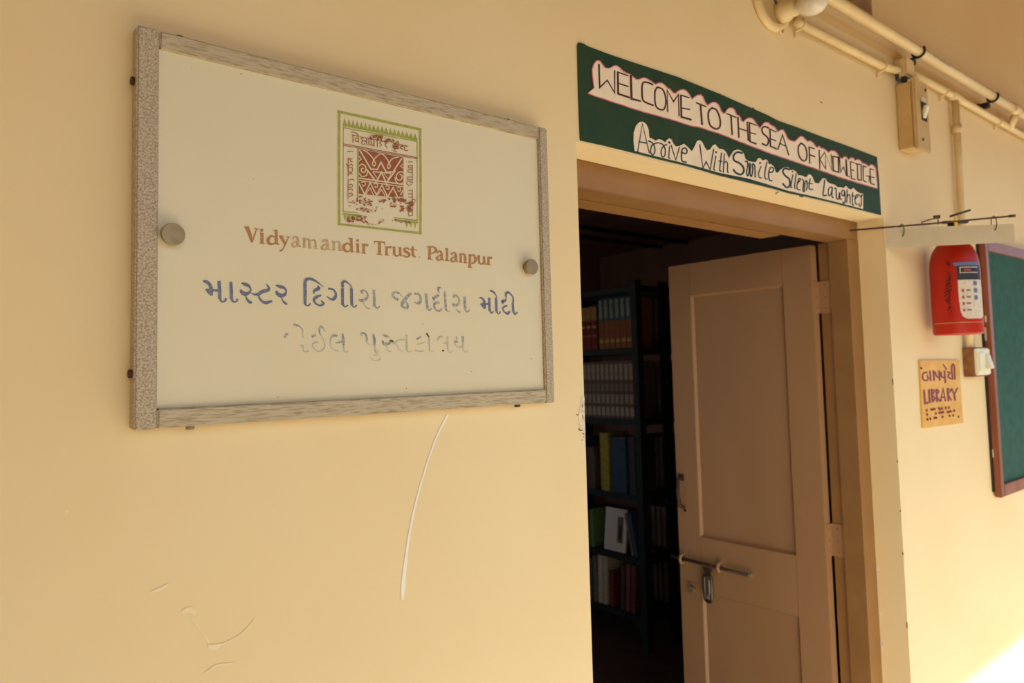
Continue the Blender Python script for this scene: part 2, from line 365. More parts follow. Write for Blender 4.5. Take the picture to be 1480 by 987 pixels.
# Gujarati line one
LA = [((30, 48, 48, 50, 45), 's', '92,265 135,272 180,312 200,360 198,395'), ((20, 60, 72, 40), 's', '125,385 160,402 195,430 208,462'), (34, 'p', '180,395 305,397'),
 ((46, 50, 50), 'p', '317,270 325,400 326,505'), ((46, 30, 24, 28, 34), 's', '327,500 345,548 375,562 408,545 414,520'),
 ((40, 50, 50), 'p', '487,282 495,400 495,505'), ((46, 30, 24, 28, 34), 's', '496,500 512,550 542,564 574,550 577,525'),
 ((20, 46, 44, 26, 22, 40, 58, 52, 30), 's', '645,292 690,308 735,325 768,360 775,395 745,435 695,448 648,425 632,392'), ((14, 24, 40, 30), 's', '700,468 716,515 752,562 785,572'),
 ((12, 28, 45, 50, 48, 44, 30, 10), 's', '778,430 830,458 885,450 940,415 1000,402 1035,385 1030,345 995,305'), ((26, 30, 36, 46, 28), 's', '893,465 900,505 945,560 1000,575 1080,552'),
 ((20, 46, 44, 26, 24, 44, 58, 50, 30), 's', '1145,325 1195,342 1240,352 1282,385 1288,420 1265,458 1215,472 1165,450 1147,412'), ((14, 20, 34, 20), 's', '1217,490 1237,542 1272,580 1300,598')]
LB = [((40, 48, 48, 48, 44, 38, 26, 16, 10), 's', '160,585 160,470 160,360 162,270 195,232 265,238 330,272 380,310 425,345'), ((40, 24, 20, 24), 's', '160,585 176,610 208,616 236,588'),
 ((12, 42, 50, 34, 20), 's', '340,328 362,362 328,385 290,405 290,440'), ((25, 40, 40, 26, 26, 36, 28, 14), 's', '388,468 335,488 292,522 300,570 348,608 400,608 428,582 392,545'),
 ((30, 26, 30, 45, 42, 26, 12), 's', '500,372 552,378 596,420 602,482 570,525 522,520 480,485'), (42, 'p', '700,375 702,600'), ((34, 18, 20), 's', '704,600 740,636 775,610'),
 ((38, 40, 34, 20, 16, 32), 's', '706,345 700,292 732,266 782,290 824,338 834,385'), (40, 'p', '831,380 835,600'), ((34, 18, 20), 's', '836,600 870,640 906,612')]
LB2 = [((14, 28, 24, 20, 30, 40, 45, 25), 's', '1000,448 974,415 1008,394 1052,428 1066,488 1032,528 975,545 940,530'), ((8, 12, 20), 's', '1000,570 1040,640 1090,660'), (34, 'p', '1156,400 1165,620'), ((30, 18, 20), 's', '1167,620 1200,655 1236,630')]
LC = [((25, 30, 34, 36, 38), 's', '222,340 172,325 130,352 145,400 198,428'), (8, 's', '225,345 265,390'), ((36, 42, 45), 's', '385,345 320,412 262,490'), ((34, 30, 34, 30, 20, 10), 's', '255,500 272,535 320,555 346,530 330,475 302,450'),
 ((30, 26, 32, 36, 30, 12), 's', '445,345 500,350 530,400 530,458 490,490 440,465'), (36, 'p', '610,350 630,560'), ((28, 16, 20), 's', '632,560 655,586 686,560')]
LC2 = [((34, 38, 34, 15), 's', '785,365 748,395 714,408 730,440'), ((34, 34, 30, 22, 25, 30), 's', '790,470 742,482 725,522 750,578 800,594 835,565'), ((14, 30, 12), 's', '796,330 785,262 825,262'), ((22, 30, 28), 'p', '880,320 890,450 896,570'), ((22, 14, 10), 's', '897,570 920,600 955,596'),
 ((28, 30, 20, 22, 30, 38, 25), 's', '1012,400 1018,370 1060,382 1088,440 1070,500 1022,514 996,495'), ((8, 25, 15), 's', '1040,572 1075,600 1106,612'), (32, 'p', '1165,392 1176,570'), ((26, 18, 18), 's', '1178,570 1200,610 1236,586')]
LD = [((22, 26, 34, 40), 's', '535,403 566,408 598,450 596,490'), ((24, 62, 30), 's', '550,494 592,515 605,556'), (26, 'p', '590,496 670,492'), (36, 'p', '670,410 676,580'), ((28, 18, 20), 's', '678,580 700,628 730,602'),
 (36, 'p', '770,410 776,590'), ((28, 18, 20), 's', '778,590 805,636 831,606'), ((24, 30, 14, 10), 's', '685,300 726,316 765,360 786,400'),
 ((20, 44, 40, 15), 's', '915,420 893,448 862,455 870,490'), ((24, 28, 22, 22, 40, 30), 's', '930,520 892,530 866,562 900,618 940,630 964,602'), ((20, 34, 34, 22, 22, 30), 's', '920,400 915,348 945,326 988,358 1018,410 1014,500'), (33, 'p', '1012,490 1020,600'), ((28, 18, 18), 's', '1022,600 1045,646 1075,612')]
letter('blue_lettering', [((285, 380), 10, LA), ((425, 380), 10, LB), ((640, 390), 10, LD)], m_blue, wf=1.0)
letter('worn_lettering', [((425, 380), 10, LB2), ((555, 390), 10, LC+LC2)], m_bluef, wf=1.0)
LE = [((28, 40), 'p', '118,375 148,322'), ((20, 34, 14, 10), 's', '245,188 290,200 340,225 385,290'), ((34, 45), 'p', '512,362 555,342'), ((14, 24, 34, 34, 10), 's', '638,350 616,290 626,238 656,226 702,290'),
 ((28, 38, 24), 's', '870,355 825,350 785,380'), ((12, 24, 30), 's', '850,455 900,450 960,430'), ((24, 38, 30), 'p', '952,325 965,400 968,480'), ((20, 22, 25, 28, 26), 's', '1220,350 1226,320 1260,315 1295,350 1303,440'), ((24, 38, 32), 'p', '1397,330 1412,400 1418,470')]
LE2 = [((20, 22), 'p', '370,300 380,380'), ((10, 20, 18), 's', '330,495 378,500 385,560'), ((18, 16, 22), 's', '386,570 420,586 460,570'), ((12, 14, 18, 18, 20, 16, 20, 25, 12), 's', '650,360 690,450 694,520 640,574 580,570 522,510 520,472 570,446 610,452'),
 ((22, 14, 16, 28), 's', '778,400 775,480 820,552 890,572'), (26, 'p', '967,480 970,560'), ((20, 14, 14), 's', '970,566 1000,590 1040,576'), ((16, 12, 10), 's', '1303,450 1350,486 1420,472'), (26, 'p', '1418,480 1428,580'), ((20, 14, 14), 's', '1428,585 1452,600 1478,570'),
 (12, 's', '1408,636 1470,625'), ((12, 14, 12, 10, 8), 's', '1500,655 1490,695 1440,714 1390,700 1345,662')]
LF = [((18, 40, 12), 's', '85,338 140,360 176,372'), ((24, 46, 40, 20), 's', '78,425 105,468 160,470 200,440'), ((24, 34), 'p', '575,402 630,370'), ((20, 28), 's', '1142,370 1160,402'), ((28, 26), 's', '1118,440 1165,440'), ((36, 30), 'p', '1240,365 1244,450')]
LF2 = [((10, 20, 22), 's', '135,500 160,570 202,580'), ((14, 30), 'p', '205,445 265,470'), ((24, 22, 22), 's', '270,460 308,415 402,415'), ((14, 10, 12), 's', '285,480 320,550 366,582'), ((34, 30), 'p', '426,345 432,560'), ((18, 12, 10), 's', '432,565 460,588 500,570'),
 ((12, 16, 10), 's', '580,480 640,465 690,440'), ((10, 20, 10), 's', '545,560 610,580 680,570'), ((24, 16), 'p', '755,385 760,570'), ((14, 10), 's', '762,575 800,582 830,578'), ((34, 20, 10), 's', '940,370 897,375 870,430'), (12, 's', '955,470 1020,450'), ((26, 22), 'p', '1020,365 1026,560'), ((18, 14, 12), 's', '1028,565 1060,590 1095,570'),
 ((24, 20, 20, 20), 's', '1120,450 1132,475 1168,515 1250,510'), (24, 'p', '1244,450 1246,560'), ((16, 14, 18), 's', '1248,565 1276,588 1312,570')]
letter('second_line_lettering', [((400, 450), 10, LE), ((545, 450), 10, LF)], m_bluef, wf=.95)
letter('second_line_faint_lettering', [((400, 450), 10, LE2), ((545, 450), 10, LF2)], m_faint, wf=.9)
letter('speck', [((545, 450), 10, [((20, 40, 30), 's', '180,432 210,428 230,450'), ((26, 24, 14), 's', '720,320 732,345 752,370'), ((26,), 's', '955,568'), ((10,), 's', '665,180'), ((8,), 's', '1365,868')]),
   ((180, 500), 2.3125, [((3,), 's', '513,171'), ((3,), 's', '942,142'), ((2.5,), 's', '1160,85'), ((3,), 's', '1360,43'), ((2.5,), 's', '232,202')]), ((180, 20), 3.084, [((5,), 's', '520,268'), ((3,), 's', '575,736'), ((3,), 's', '298,243')])], m_dirt)
# serif line
G = [((40, 36, 26), 'p', '132,148 165,225 190,305'), (12, 'p', '243,162 192,308'), (9, 'p', '104,142 166,154'), (9, 'p', '214,156 266,166'),
 ((28,), 's', '300,178'), (30, 'p', '302,215 302,320'), (9, 'p', '280,209 302,213'), (9, 'p', '272,323 330,328'),
 (28, 'p', '462,180 466,330'), (9, 'p', '432,180 462,182'), (12, 'p', '466,330 492,336'), ((13, 16, 30, 28, 14, 10), 's', '450,258 408,242 370,285 383,325 425,332 455,315'),
 ((28, 26), 'p', '515,248 560,328'), ((10, 11, 13, 20), 's', '600,258 562,342 532,398 506,408'), (8, 'p', '496,241 546,248'), (8, 'p', '578,250 620,257')]
G2 = [((20, 12, 20, 26, 26, 12), 's', '650,277 665,252 694,257 704,292 706,345 736,360'), ((10, 14, 26, 18, 10), 's', '698,302 652,320 645,350 675,362 700,345'),
 (22, 'p', '778,270 778,366'), ((9, 14, 22, 22), 's', '780,290 815,276 834,300 838,372'), ((9, 12, 18, 16), 's', '842,302 884,286 904,310 906,380'), (8, 'p', '758,366 800,370'), (8, 'p', '820,374 858,378'), (8, 'p', '884,380 926,386'), (8, 'p', '760,268 780,272'),
 ((20, 12, 20, 26, 26, 12), 's', '985,308 1000,287 1028,290 1038,322 1040,378 1064,393'), ((10, 14, 26, 18, 10), 's', '1034,335 988,350 978,380 1006,393 1036,380'),
 (22, 'p', '1110,305 1110,398'), ((9, 14, 24, 24), 's', '1112,324 1150,306 1178,328 1183,405'), (8, 'p', '1090,397 1130,401'), (8, 'p', '1163,404 1204,408'), (8, 'p', '1092,301 1112,305')]
G3 = [(25, 'p', '1306,272 1312,418'), (9, 'p', '1278,270 1305,273'), (9, 'p', '1312,418 1334,420'), ((12, 15, 28, 26, 13, 10), 's', '1296,342 1256,326 1222,362 1234,406 1270,418 1300,400'),
 ((23,), 's', '1378,292'), (24, 'p', '1380,332 1382,422'), (8, 'p', '1360,326 1382,331'), (8, 'p', '1358,423 1404,427'), (23, 'p', '1447,338 1447,432'), ((9, 15, 24), 's', '1450,362 1468,346 1492,348'), (8, 'p', '1426,334 1448,338'), (8, 'p', '1424,433 1470,437')]
Hh = [(13, 'p', '88,146 205,159'), (8, 'p', '89,148 88,172'), (8, 'p', '204,158 202,186'), (28, 'p', '145,152 145,290'), (9, 'p', '112,290 174,296'),
 (24, 'p', '225,212 225,300'), ((9, 14, 24), 's', '228,232 245,214 270,212'), (8, 'p', '204,297 252,302'), (8, 'p', '205,208 225,212'),
 ((24, 24, 14, 9), 's', '311,216 312,290 342,310 372,292'), (23, 'p', '377,218 380,305'), (8, 'p', '380,306 404,312'), (8, 'p', '290,214 312,217'), (8, 'p', '356,217 378,220'),
 ((13, 14, 22, 26, 26, 22, 14, 14), 's', '478,238 455,222 427,236 432,260 470,280 480,305 446,324 416,304'), ((16, 24, 12), 's', '520,208 521,298 552,322'), (10, 'p', '494,238 562,244')]
Hp = [(25, 'p', '710,210 710,346'), ((10, 14, 26, 14, 10), 's', '712,212 755,212 780,242 756,278 714,282'), (9, 'p', '680,207 720,211'), (9, 'p', '684,345 740,352'),
 ((18, 12, 20, 22, 22, 10), 's', '795,277 812,257 838,265 846,300 847,345 868,358'), ((10, 14, 22, 15, 9), 's', '842,302 800,320 794,345 815,358 842,345'),
 (20, 'p', '906,230 906,362'), (8, 'p', '880,228 905,232'), (8, 'p', '884,361 932,366'),
 ((18, 12, 20, 22, 22, 10), 's', '955,294 972,274 998,282 1006,317 1007,362 1026,375'), ((10, 14, 22, 15, 9), 's', '1002,319 960,337 954,362 975,375 1002,362'),
 (21, 'p', '1060,288 1060,380'), ((9, 14, 22, 22), 's', '1062,304 1090,290 1108,312 1110,386'), (8, 'p', '1042,379 1080,383'), (8, 'p', '1092,385 1130,389'),
 (23, 'p', '1165,302 1162,436'), ((9, 15, 26, 18, 10), 's', '1168,318 1202,302 1227,340 1212,386 1174,394'), (9, 'p', '1143,437 1186,441'), (8, 'p', '1146,298 1166,302'),
 ((22, 20, 14, 9), 's', '1265,312 1267,382 1295,402 1320,386'), (21, 'p', '1322,322 1326,400'), (8, 'p', '1326,401 1344,405'), (20, 'p', '1372,327 1372,406'), ((8, 14, 20), 's', '1375,346 1388,330 1408,334'), (8, 'p', '1350,405 1394,411')]
letter('brown_lettering', [((340, 310), 7.789, G+G3), ((530, 330), 7.789, Hh+Hp)], m_brn, wf=1.15)
letter('faded_brown_lettering', [((340, 310), 7.789, G2), ((530, 330), 7.789, [((14,), 's', '595,325')])], m_brnf, wf=1.15)
# emblem
I0 = (475, 150)
gr = [(38, 'p', '154,112 150,700 152,1740'), (36, 'p', '136,112 1335,374'), (34, 'p', '1322,360 1330,1200 1326,1880'), (30, 'p', '136,1738 700,1800 1342,1872'),
 (32, 'p', '213,306 1278,515'), (12, 'p', '213,345 1282,545'), (11, 'p', '213,340 212,1560'), (12, 'p', '1280,545 1282,1680'), (10, 'p', '210,1556 420,1575'), (12, 'p', '950,1645 1290,1688'), (26, 'p', '210,1590 480,1620'), (26, 'p', '960,1680 1285,1716'), (14, 'p', '422,650 420,1370'), (12, 'p', '1080,780 1078,1400')]
bm = bmesh.new(); strokes(bm, I0, 10, gr, YP)
for i in range(18):
    x = 235+59.7*i; y = 205+12.9*i; yb = 300+12.0*i
    bm.faces.new([bm.verts.new(at(475+a/10, 150+b/10, YP)) for a, b in ((x, y), (x+26, yb), (x-24, yb-6))])
for x in (235, 290, 350, 410, 1130, 1190, 1250):
    y = 1600+ (x-235)*.12
    bm.faces.new([bm.verts.new(at(475+a/10, 150+b/10, YP)) for a, b in ((x-20, y), (x+22, y), (x, y+90))])
em = nobj('emblem_green_border', bm, m_green, pan)
bm = bmesh.new()
bm.faces.new([bm.verts.new(at(475+a/10, 150+b/10, YP)) for a, b in ((436, 655), (1072, 775), (1072, 1340), (850, 1345), (700, 1330), (436, 1300))])
emb = nobj('emblem_brown_field', bm, m_logo, pan)
cr = [(20, 'p', '446,665 612,945 702,950 756,845 832,985 930,985 1058,790'), (16, 's', '500,670 565,705 645,800 632,870 656,900 680,868 660,800 745,722'), (16, 's', '765,725 800,745 868,840 850,905 868,935 892,905 880,845 930,790 1010,770'),
 (17, 's', '440,900 480,872 528,900 540,950 515,990 478,978 474,942 500,930'), (16, 's', '438,1000 480,1050 545,1035 562,975'), (17, 's', '1074,990 1025,985 982,1030 985,1085 1025,1105 1058,1080 1056,1035 1030,1020'), (15, 's', '960,1060 975,1125 1030,1160 1074,1140'),
 (22, 'p', '556,955 690,1130 762,985 832,1145 962,968'), (12, 'p', '640,985 700,1070'), (16, 'p', '640,980 900,1005'), (10, 'p', '800,1010 860,1090 900,1010'), (20, 'p', '434,1072 1076,1165'), (14, 'p', '434,1105 1076,1200'),
 (18, 'p', '440,1150 520,1310 600,1140 690,1318 770,1175 852,1345 930,1210 1012,1370 1074,1250'), (12, 'p', '540,1305 598,1215 650,1320'), (12, 'p', '705,1320 765,1240 820,1340'), (13, 's', '470,1135 520,1130 530,1170 500,1190 490,1165'), (13, 's', '650,1160 690,1150 712,1190 680,1210 670,1185'), (13, 's', '820,1190 862,1185 875,1220 850,1240 840,1215'), (13, 's', '985,1215 1030,1210 1040,1250 1010,1265 1000,1240'),
 (26, 'p', '434,1312 700,1340 860,1350'), (14, 'p', '440,760 470,800 438,830'), (12, 'p', '1070,870 1040,900 1072,930')]
letter('emblem_line_work', [(I0, 10, cr)], m_logoc, pan, YP-.0002)
dv = [(9, 'p', '213,578 1285,778'), (9, 'p', '213,600 1285,797'), (9, 'p', '336,448 442,468'), (9, 'p', '455,478 600,505'), (9, 'p', '600,508 870,556'), (9, 'p', '930,570 1145,612'),
 (10, 'p', '352,450 352,562'), (9, 's', '330,415 370,408 410,430 434,470'), (10, 'p', '430,465 434,562'), (10, 's', '428,500 392,492 384,528 410,545 432,535'), (10, 's', '500,486 470,505 500,530 472,560 505,592 520,575'), (10, 'p', '548,495 552,602'), (10, 's', '510,530 530,545 548,530'), (10, 'p', '580,500 582,600'),
 (11, 's', '612,510 618,590 650,600 655,560'), (10, 'p', '658,515 660,620'), (14, 's', '620,585 600,600'), (10, 'p', '702,525 706,625'), (9, 's', '640,470 690,455 740,480 772,540'), (10, 's', '765,545 738,565 765,590 742,620'), (10, 's', '812,550 840,572 815,590 852,640'),
 (12, 's', '970,580 935,605 950,645 1000,640 1000,600'), (10, 's', '965,655 940,680 990,692'), (10, 's', '1045,595 1065,615 1030,630 1070,655'), (10, 'p', '1078,605 1078,625'), (10, 's', '1130,612 1095,632 1105,675 1145,672'),
 (9, 'p', '270,690 355,688'), (8, 'p', '283,785 285,955'), (9, 's', '290,790 320,800 315,830 350,835'), (9, 'p', '285,800 345,795'), (9, 's', '250,870 290,900 330,870 350,905'), (8, 'p', '280,860 283,1050'), (9, 's', '290,930 330,920 350,960 310,1000 290,970'), (9, 's', '285,1030 330,1000 345,1020'), (8, 'p', '282,1085 282,1375'), (9, 's', '285,1110 340,1090 370,1110'), (9, 's', '285,1180 330,1160 345,1195 285,1210'), (9, 's', '285,1240 340,1230 345,1260'), (9, 's', '290,1300 330,1290 350,1320 290,1340'), (8, 'p', '285,1420 345,1430'), (8, 'p', '290,1480 320,1475'),
 (9, 'p', '1150,840 1215,838'), (8, 'p', '1212,880 1214,1040'), (9, 's', '1208,900 1165,890 1155,920 1200,930'), (9, 's', '1208,960 1160,950 1150,985 1205,1000'), (8, 'p', '1214,1000 1214,1150'), (9, 's', '1210,1060 1150,1060 1140,1090 1200,1100'), (9, 's', '1205,1140 1160,1120 1125,1150 1170,1180 1200,1160'), (8, 'p', '1214,1240 1214,1620'), (9, 'p', '1150,1250 1210,1255'), (9, 'p', '1150,1300 1210,1300'), (9, 'p', '1150,1350 1210,1348'), (9, 's', '1205,1390 1250,1380 1240,1430 1200,1440'), (9, 's', '1205,1480 1160,1470 1150,1510 1200,1520'), (9, 's', '1205,1560 1160,1560 1160,1620 1205,1610')]
bm = bmesh.new(); strokes(bm, I0, 10, dv, YP-.0004)
rr = random.Random(3)
GY = [YP-.0008]
def grime(x0, x1, y0, y1, n, s0, s1, slope=.12):
    for _ in range(n):
        GY[0] -= .000002
        x = rr.uniform(x0, x1); y = rr.uniform(y0, y1)+(x-x0)*slope; s = rr.uniform(s0, s1)
        pts = [(x+math.cos(t)*s*rr.uniform(.4, 1.2)*1.3, y+math.sin(t)*s*rr.uniform(.3, 1)) for t in [k*math.pi/3.5 for k in range(7)]]
        bm.faces.new([bm.verts.new(at(475+a/10, 150+b/10, GY[0])) for a, b in pts])
grime(440, 620, 1330, 1460, 26, 6, 20); grime(700, 830, 1370, 1430, 14, 5, 18); grime(870, 1060, 1290, 1480, 40, 6, 24); grime(1040, 1215, 1380, 1560, 44, 6, 24, .05)
grime(270, 560, 1610, 1710, 60, 5, 20, .05); grime(450, 700, 1500, 1560, 26, 6, 18); grime(730, 820, 1660, 1730, 10, 5, 14); grime(920, 1200, 1660, 1700, 30, 4, 12); grime(350, 420, 1350, 1520, 8, 8, 20, 0)
grime(600, 780, 445, 500, 26, 6, 20); grime(780, 1010, 470, 520, 22, 6, 18, .3); grime(930, 1010, 590, 640, 12, 8, 20); grime(620, 800, 1480, 1530, 16, 3, 9, .1); grime(550, 720, 1720, 1740, 12, 3, 10, .1)
nobj('emblem_brown_lettering', bm, m_logo, pan)

# ------------------------------------------------------------------ welcome banner
wb = empty('welcome_banner', (1.67, 0, 2.05), 'long green paper banner with white cut-out lettering above the doorway', 'banner')
bm = bmesh.new()
poly(bm, P2('833.8,65 836,61.5 841,62.5 850,67.5 885,80.5 930,95.5 978,111 1000,120 1040,136 1078,153 1109,166.5 1124,174.5 1150,183.5 1188,198 1230,213 1267,227 1270,260 1273,311 1246,304.2 1200,292.5 1165,284.5 1140,279.5 1120,273.5 1108,270.5 1080,263.5 1040,254 990,239.5 950,230 905,218.5 870,210 838,203 835.5,140'), -.0008, .0012)
sheet = nobj('banner_sheet', bm, m_ban, wb)
top = P2('849,135.2 858.5,127 856,112 855.5,100 858,92 862,87.5 866.5,87.5 870,91.5 874,97 879,98.5 883,97.5 887,95 891,94.5 895,97 900,102 905,105 911,107 915,111 919,114.5 924,114.5 929,112.3 933,112.3 938,115 943,118.5 947.5,121.5 951,119.5 956,119.5 960,122 964,126 968,128 972,133 976.3,134.8 979,132 983,129.5 988,129 992,131 996,136 1000.5,143 1004,139.5 1008,137 1013,136.5 1016,140 1019,147 1022.5,152 1026,149.5 1030,147.5 1035,148 1039,152 1042,159 1045,163.5 1048,163 1050,159 1054,155.5 1058.5,155.5 1062,159 1064.5,165.5 1067.5,166.5 1070,169 1072,174.5 1074.5,175.8 1077,172.5 1081,170 1086,170 1090,173 1094,179 1098,185 1101,181 1105,177 1110,176.5 1115,180.5 1120,183.5 1124.5,190.5 1128,187.5 1132,187.5 1135,192 1138.5,200 1143,202.5 1149,204 1152,200.5 1156,197 1160,197 1164,201 1167,204 1171,203.2 1175,206 1179,211 1181,213 1183.5,210.5 1186,213.5 1189,213.5 1193,216 1197.5,220 1201,217.3 1206,217.5 1210,221 1213,226.5 1217,229 1220,226.3 1223,226.5 1226.5,231 1229,228 1233,227.5 1236,231.5 1239,230 1243,231 1246.5,236 1249,235.5 1252,237 1255,240 1259,237.5 1263,239 1266,243 1268,273')
bot = P2('1215,257 1184,246 1140,231 1112,221.5 1078,208.5 1074,206.8 1040,193.5 1010,184 1000,182.5 975,174.5 930,162 900,152.5 870,142.5')
bm = bmesh.new(); poly(bm, top+bot, -.0024, .001); strip = nobj('cut_paper_strip', bm, m_pap, wb)
def inset_line(pts, m, parent, Y, wpx, off):
    bm = bmesh.new(); n = len(pts); P = [Vector(p) for p in pts]
    ar = sum(P[i].x*P[(i+1) % n].y-P[(i+1) % n].x*P[i].y for i in range(n)); s = 1 if ar > 0 else -1
    O = []; I = []
    for i in range(n):
        d = (P[(i+1) % n]-P[i-1]); d.normalize(); nn = Vector((-d.y, d.x))*s
        O.append(bm.verts.new(at(*(P[i]-nn*(wpx-off)), Y))); I.append(bm.verts.new(at(*(P[i]+nn*off), Y)))
    for i in range(n): bm.faces.new((O[i], O[(i+1) % n], I[(i+1) % n], I[i]))
    return nobj('coloured_edge_line', bm, m, parent)
inset_line(top+bot, m_pink, strip, -.0035, 1.5, 1.1)
top2 = P2('917,218 915.5,205 915.5,192 919,181.5 924,176.5 929,176 934,180 937,187.5 938,199 942,200.5 947,203.5 952,201 957,203 961,206 964.5,201.5 967,200 970,202 973,208 976,211.5 982,211 988,208 992,211 996,215 999.5,219 1003,213 1007,204 1011,202.5 1015,206 1018,213 1021.5,217.5 1026,216 1030,210 1033,208.5 1037,213 1040,216 1042,215 1046,217 1049,220 1053,229 1056,224 1060,218 1066,216 1072,218.5 1075,223 1077,230 1082,233 1089,234.5 1092.5,234 1095,229 1098.5,228.5 1101,231.5 1103.5,232 1106,230.5 1109,232 1110.5,237.5 1114,237 1118,241 1121,249.5 1124,249.5 1128,245 1133,242 1139,242 1142.5,246 1146,245.5 1150,248 1153,253 1159,254 1165,256.5 1168,252 1171,252.5 1174,256 1177,264 1183,265.5 1186,261 1189,257.5 1192.5,258 1195.5,263 1200,265.5 1206,267 1210,270.5 1215,270.5 1219,272 1222,268.5 1226,272.5 1230,274 1233,271.5 1237,276 1242,279 1247,280 1247,302')
bot2 = P2('1220,294.8 1180,284.8 1140,275.8 1110,266.5 1080,257.5 1066,254.8 1040,249.8 1015,242.5 990,236 960,228.8 940,223.8')
bm = bmesh.new(); poly(bm, top2+bot2, -.0024, .001); strip2 = nobj('cut_paper_strip', bm, m_pap, wb)
YB = -.0037
K = [((18, 18, 14, 16, 15), 'p', '357,330 368,665 478,560 585,742 585,422'), (20, 'p', '630,440 635,755 800,810'), (14, 'p', '622,440 780,495'), (14, 'p', '640,605 780,650'), ((24, 24, 16), 'p', '818,490 828,828 960,862'), (18, 's', '1135,625 1070,595 1005,590 982,640 980,720 988,830 1030,878 1140,922')]
Lx = [(17, 's', '200,260 168,320 165,400 168,480 190,550 255,588 300,572 324,490 312,370 272,288 200,260'), (15, 'p', '350,615 342,300 435,470 505,365 515,675'), (20, 'p', '540,375 548,690 690,730'), (14, 'p', '540,375 660,412'), (14, 'p', '550,560 670,582'), (15, 'p', '765,485 905,540'), (20, 'p', '825,515 848,800'),
 (19, 's', '990,560 945,610 938,700 965,810 1040,862 1098,842 1112,765 1092,665 1050,585 990,560')]
Mx = [(14, 'p', '105,342 240,398'), (18, 'p', '165,370 182,645'), (18, 'p', '265,395 280,685'), (14, 'p', '275,555 405,595'), (15, 'p', '400,460 415,730'), (17, 'p', '430,470 440,745 530,780'), (12, 'p', '430,472 530,510'), (12, 'p', '440,615 525,640'),
 (17, 's', '710,550 645,530 612,568 632,632 692,685 708,745 680,800 615,775'), (16, 'p', '728,562 735,812 825,852'), (12, 'p', '725,566 820,608'), (12, 'p', '737,705 815,735'), (14, 'p', '845,860 910,648 1000,940'), (12, 'p', '870,770 950,810')]
Nx = [(16, 's', '180,270 142,315 140,410 168,488 220,525 258,490 260,400 232,310 180,270'), (16, 'p', '294,325 303,560'), (12, 'p', '285,322 372,350'), (15, 'p', '298,435 378,465'), (13, 'p', '440,370 450,640'), (10, 'p', '520,400 450,502 532,640'), (11, 'p', '535,640 528,415 625,665 612,432'),
 (15, 'p', '635,460 718,475 722,690 645,668 637,462'), (12, 'p', '735,470 748,690 788,612 836,745 825,505'), (11, 'p', '832,505 848,745 885,755'), (12, 'p', '890,540 905,778 960,795'), (10, 'p', '890,535 945,552'), (11, 'p', '900,650 940,665'), (12, 'p', '990,578 1000,795 1050,805 1045,582 962,562'), (12, 'p', '1120,615 1075,600 1078,805 1122,830'), (9, 'p', '1115,745 1165,745 1160,832'), (12, 'p', '1175,640 1185,850 1240,868'), (10, 'p', '1175,636 1230,655'), (10, 'p', '1180,752 1235,768')]
letter('welcome_lettering', [((830, 60), 10, K), ((930, 100), 10, Lx), ((1040, 130), 10, Mx), ((1140, 180), 10, Nx)], m_pen, strip, YB, 1.4)
Ox = [((12, 13, 11), 'p', '165,605 235,190 335,612'), (14, 'p', '185,448 300,470'), (13, 's', '320,435 370,458 410,520 412,600 385,640 355,600 365,520 402,480 470,462'), (13, 's', '485,470 530,490 565,560 560,640 530,672 505,620 515,550 550,505 590,490'), ((26,), 's', '625,460'), (12, 'p', '628,515 615,680 640,692'), (12, 'p', '650,500 718,712 770,530'),
 (15, 's', '800,602 862,620 880,575 850,538 810,562 800,650 812,728 872,742'), (13, 'p', '1065,490 1110,830 1155,735 1215,850 1265,555'), ((22,), 's', '1300,600'), (12, 'p', '1297,655 1265,850 1285,862'), (12, 'p', '1378,610 1350,862 1378,876'), (11, 'p', '1335,725 1388,737'), (12, 'p', '1420,620 1405,890'), (12, 's', '1405,770 1440,735 1465,765 1465,880 1482,892')]
Pq = [(20, 's', '330,312 255,300 203,350 212,418 290,460 345,522 345,590 300,622 235,595 200,550'), (14, 's', '370,438 402,432 405,500 390,600 410,642 430,560 428,470 450,480 440,600 460,652 480,560 478,470 508,500 515,662'), ((22,), 's', '585,455'), (12, 's', '600,505 565,600 572,660 608,670'), (13, 's', '685,440 655,600 662,680 692,685'), (14, 's', '715,592 768,582 778,535 738,520 710,600 720,700 760,712'),
 (18, 's', '1015,552 945,535 915,580 950,640 1008,690 1015,778 970,810 915,755'), ((18,), 's', '1055,580'), (12, 's', '1060,625 1030,790 1048,812'), (12, 's', '1108,610 1085,790 1095,825'), (12, 's', '1125,752 1170,695 1150,678 1125,750 1122,828 1165,846'), (12, 's', '1192,690 1215,722 1205,850 1225,862 1235,742 1258,712 1266,780 1255,852'), (13, 's', '1310,682 1292,820 1350,836'), (11, 'p', '1268,745 1342,756')]
Qx = [(14, 's', '520,300 500,470 500,528 545,520'), (12, 's', '622,402 582,420 570,500 590,530 620,475 630,402 625,540 648,556'), (13, 's', '660,420 682,432 690,555 720,575 735,482 742,570 766,580'), (12, 's', '800,452 770,460 765,510 795,530 810,460 815,600 795,640 780,612'), (12, 's', '845,440 838,625'), (11, 's', '840,562 865,512 885,542 888,642'), (12, 's', '925,480 920,650 942,662'), (10, 'p', '905,522 950,532'), (11, 's', '962,572 995,540 985,510 960,560 965,640 995,652'), (11, 's', '1010,510 1040,540 1062,510 1050,560 1050,660 1025,682 1018,640')]
letter('arrive_lettering', [((905, 160), 10, Ox), ((1040, 190), 10, Pq), ((1140, 230), 10, Qx)], m_teal, strip2, YB, 1.4)

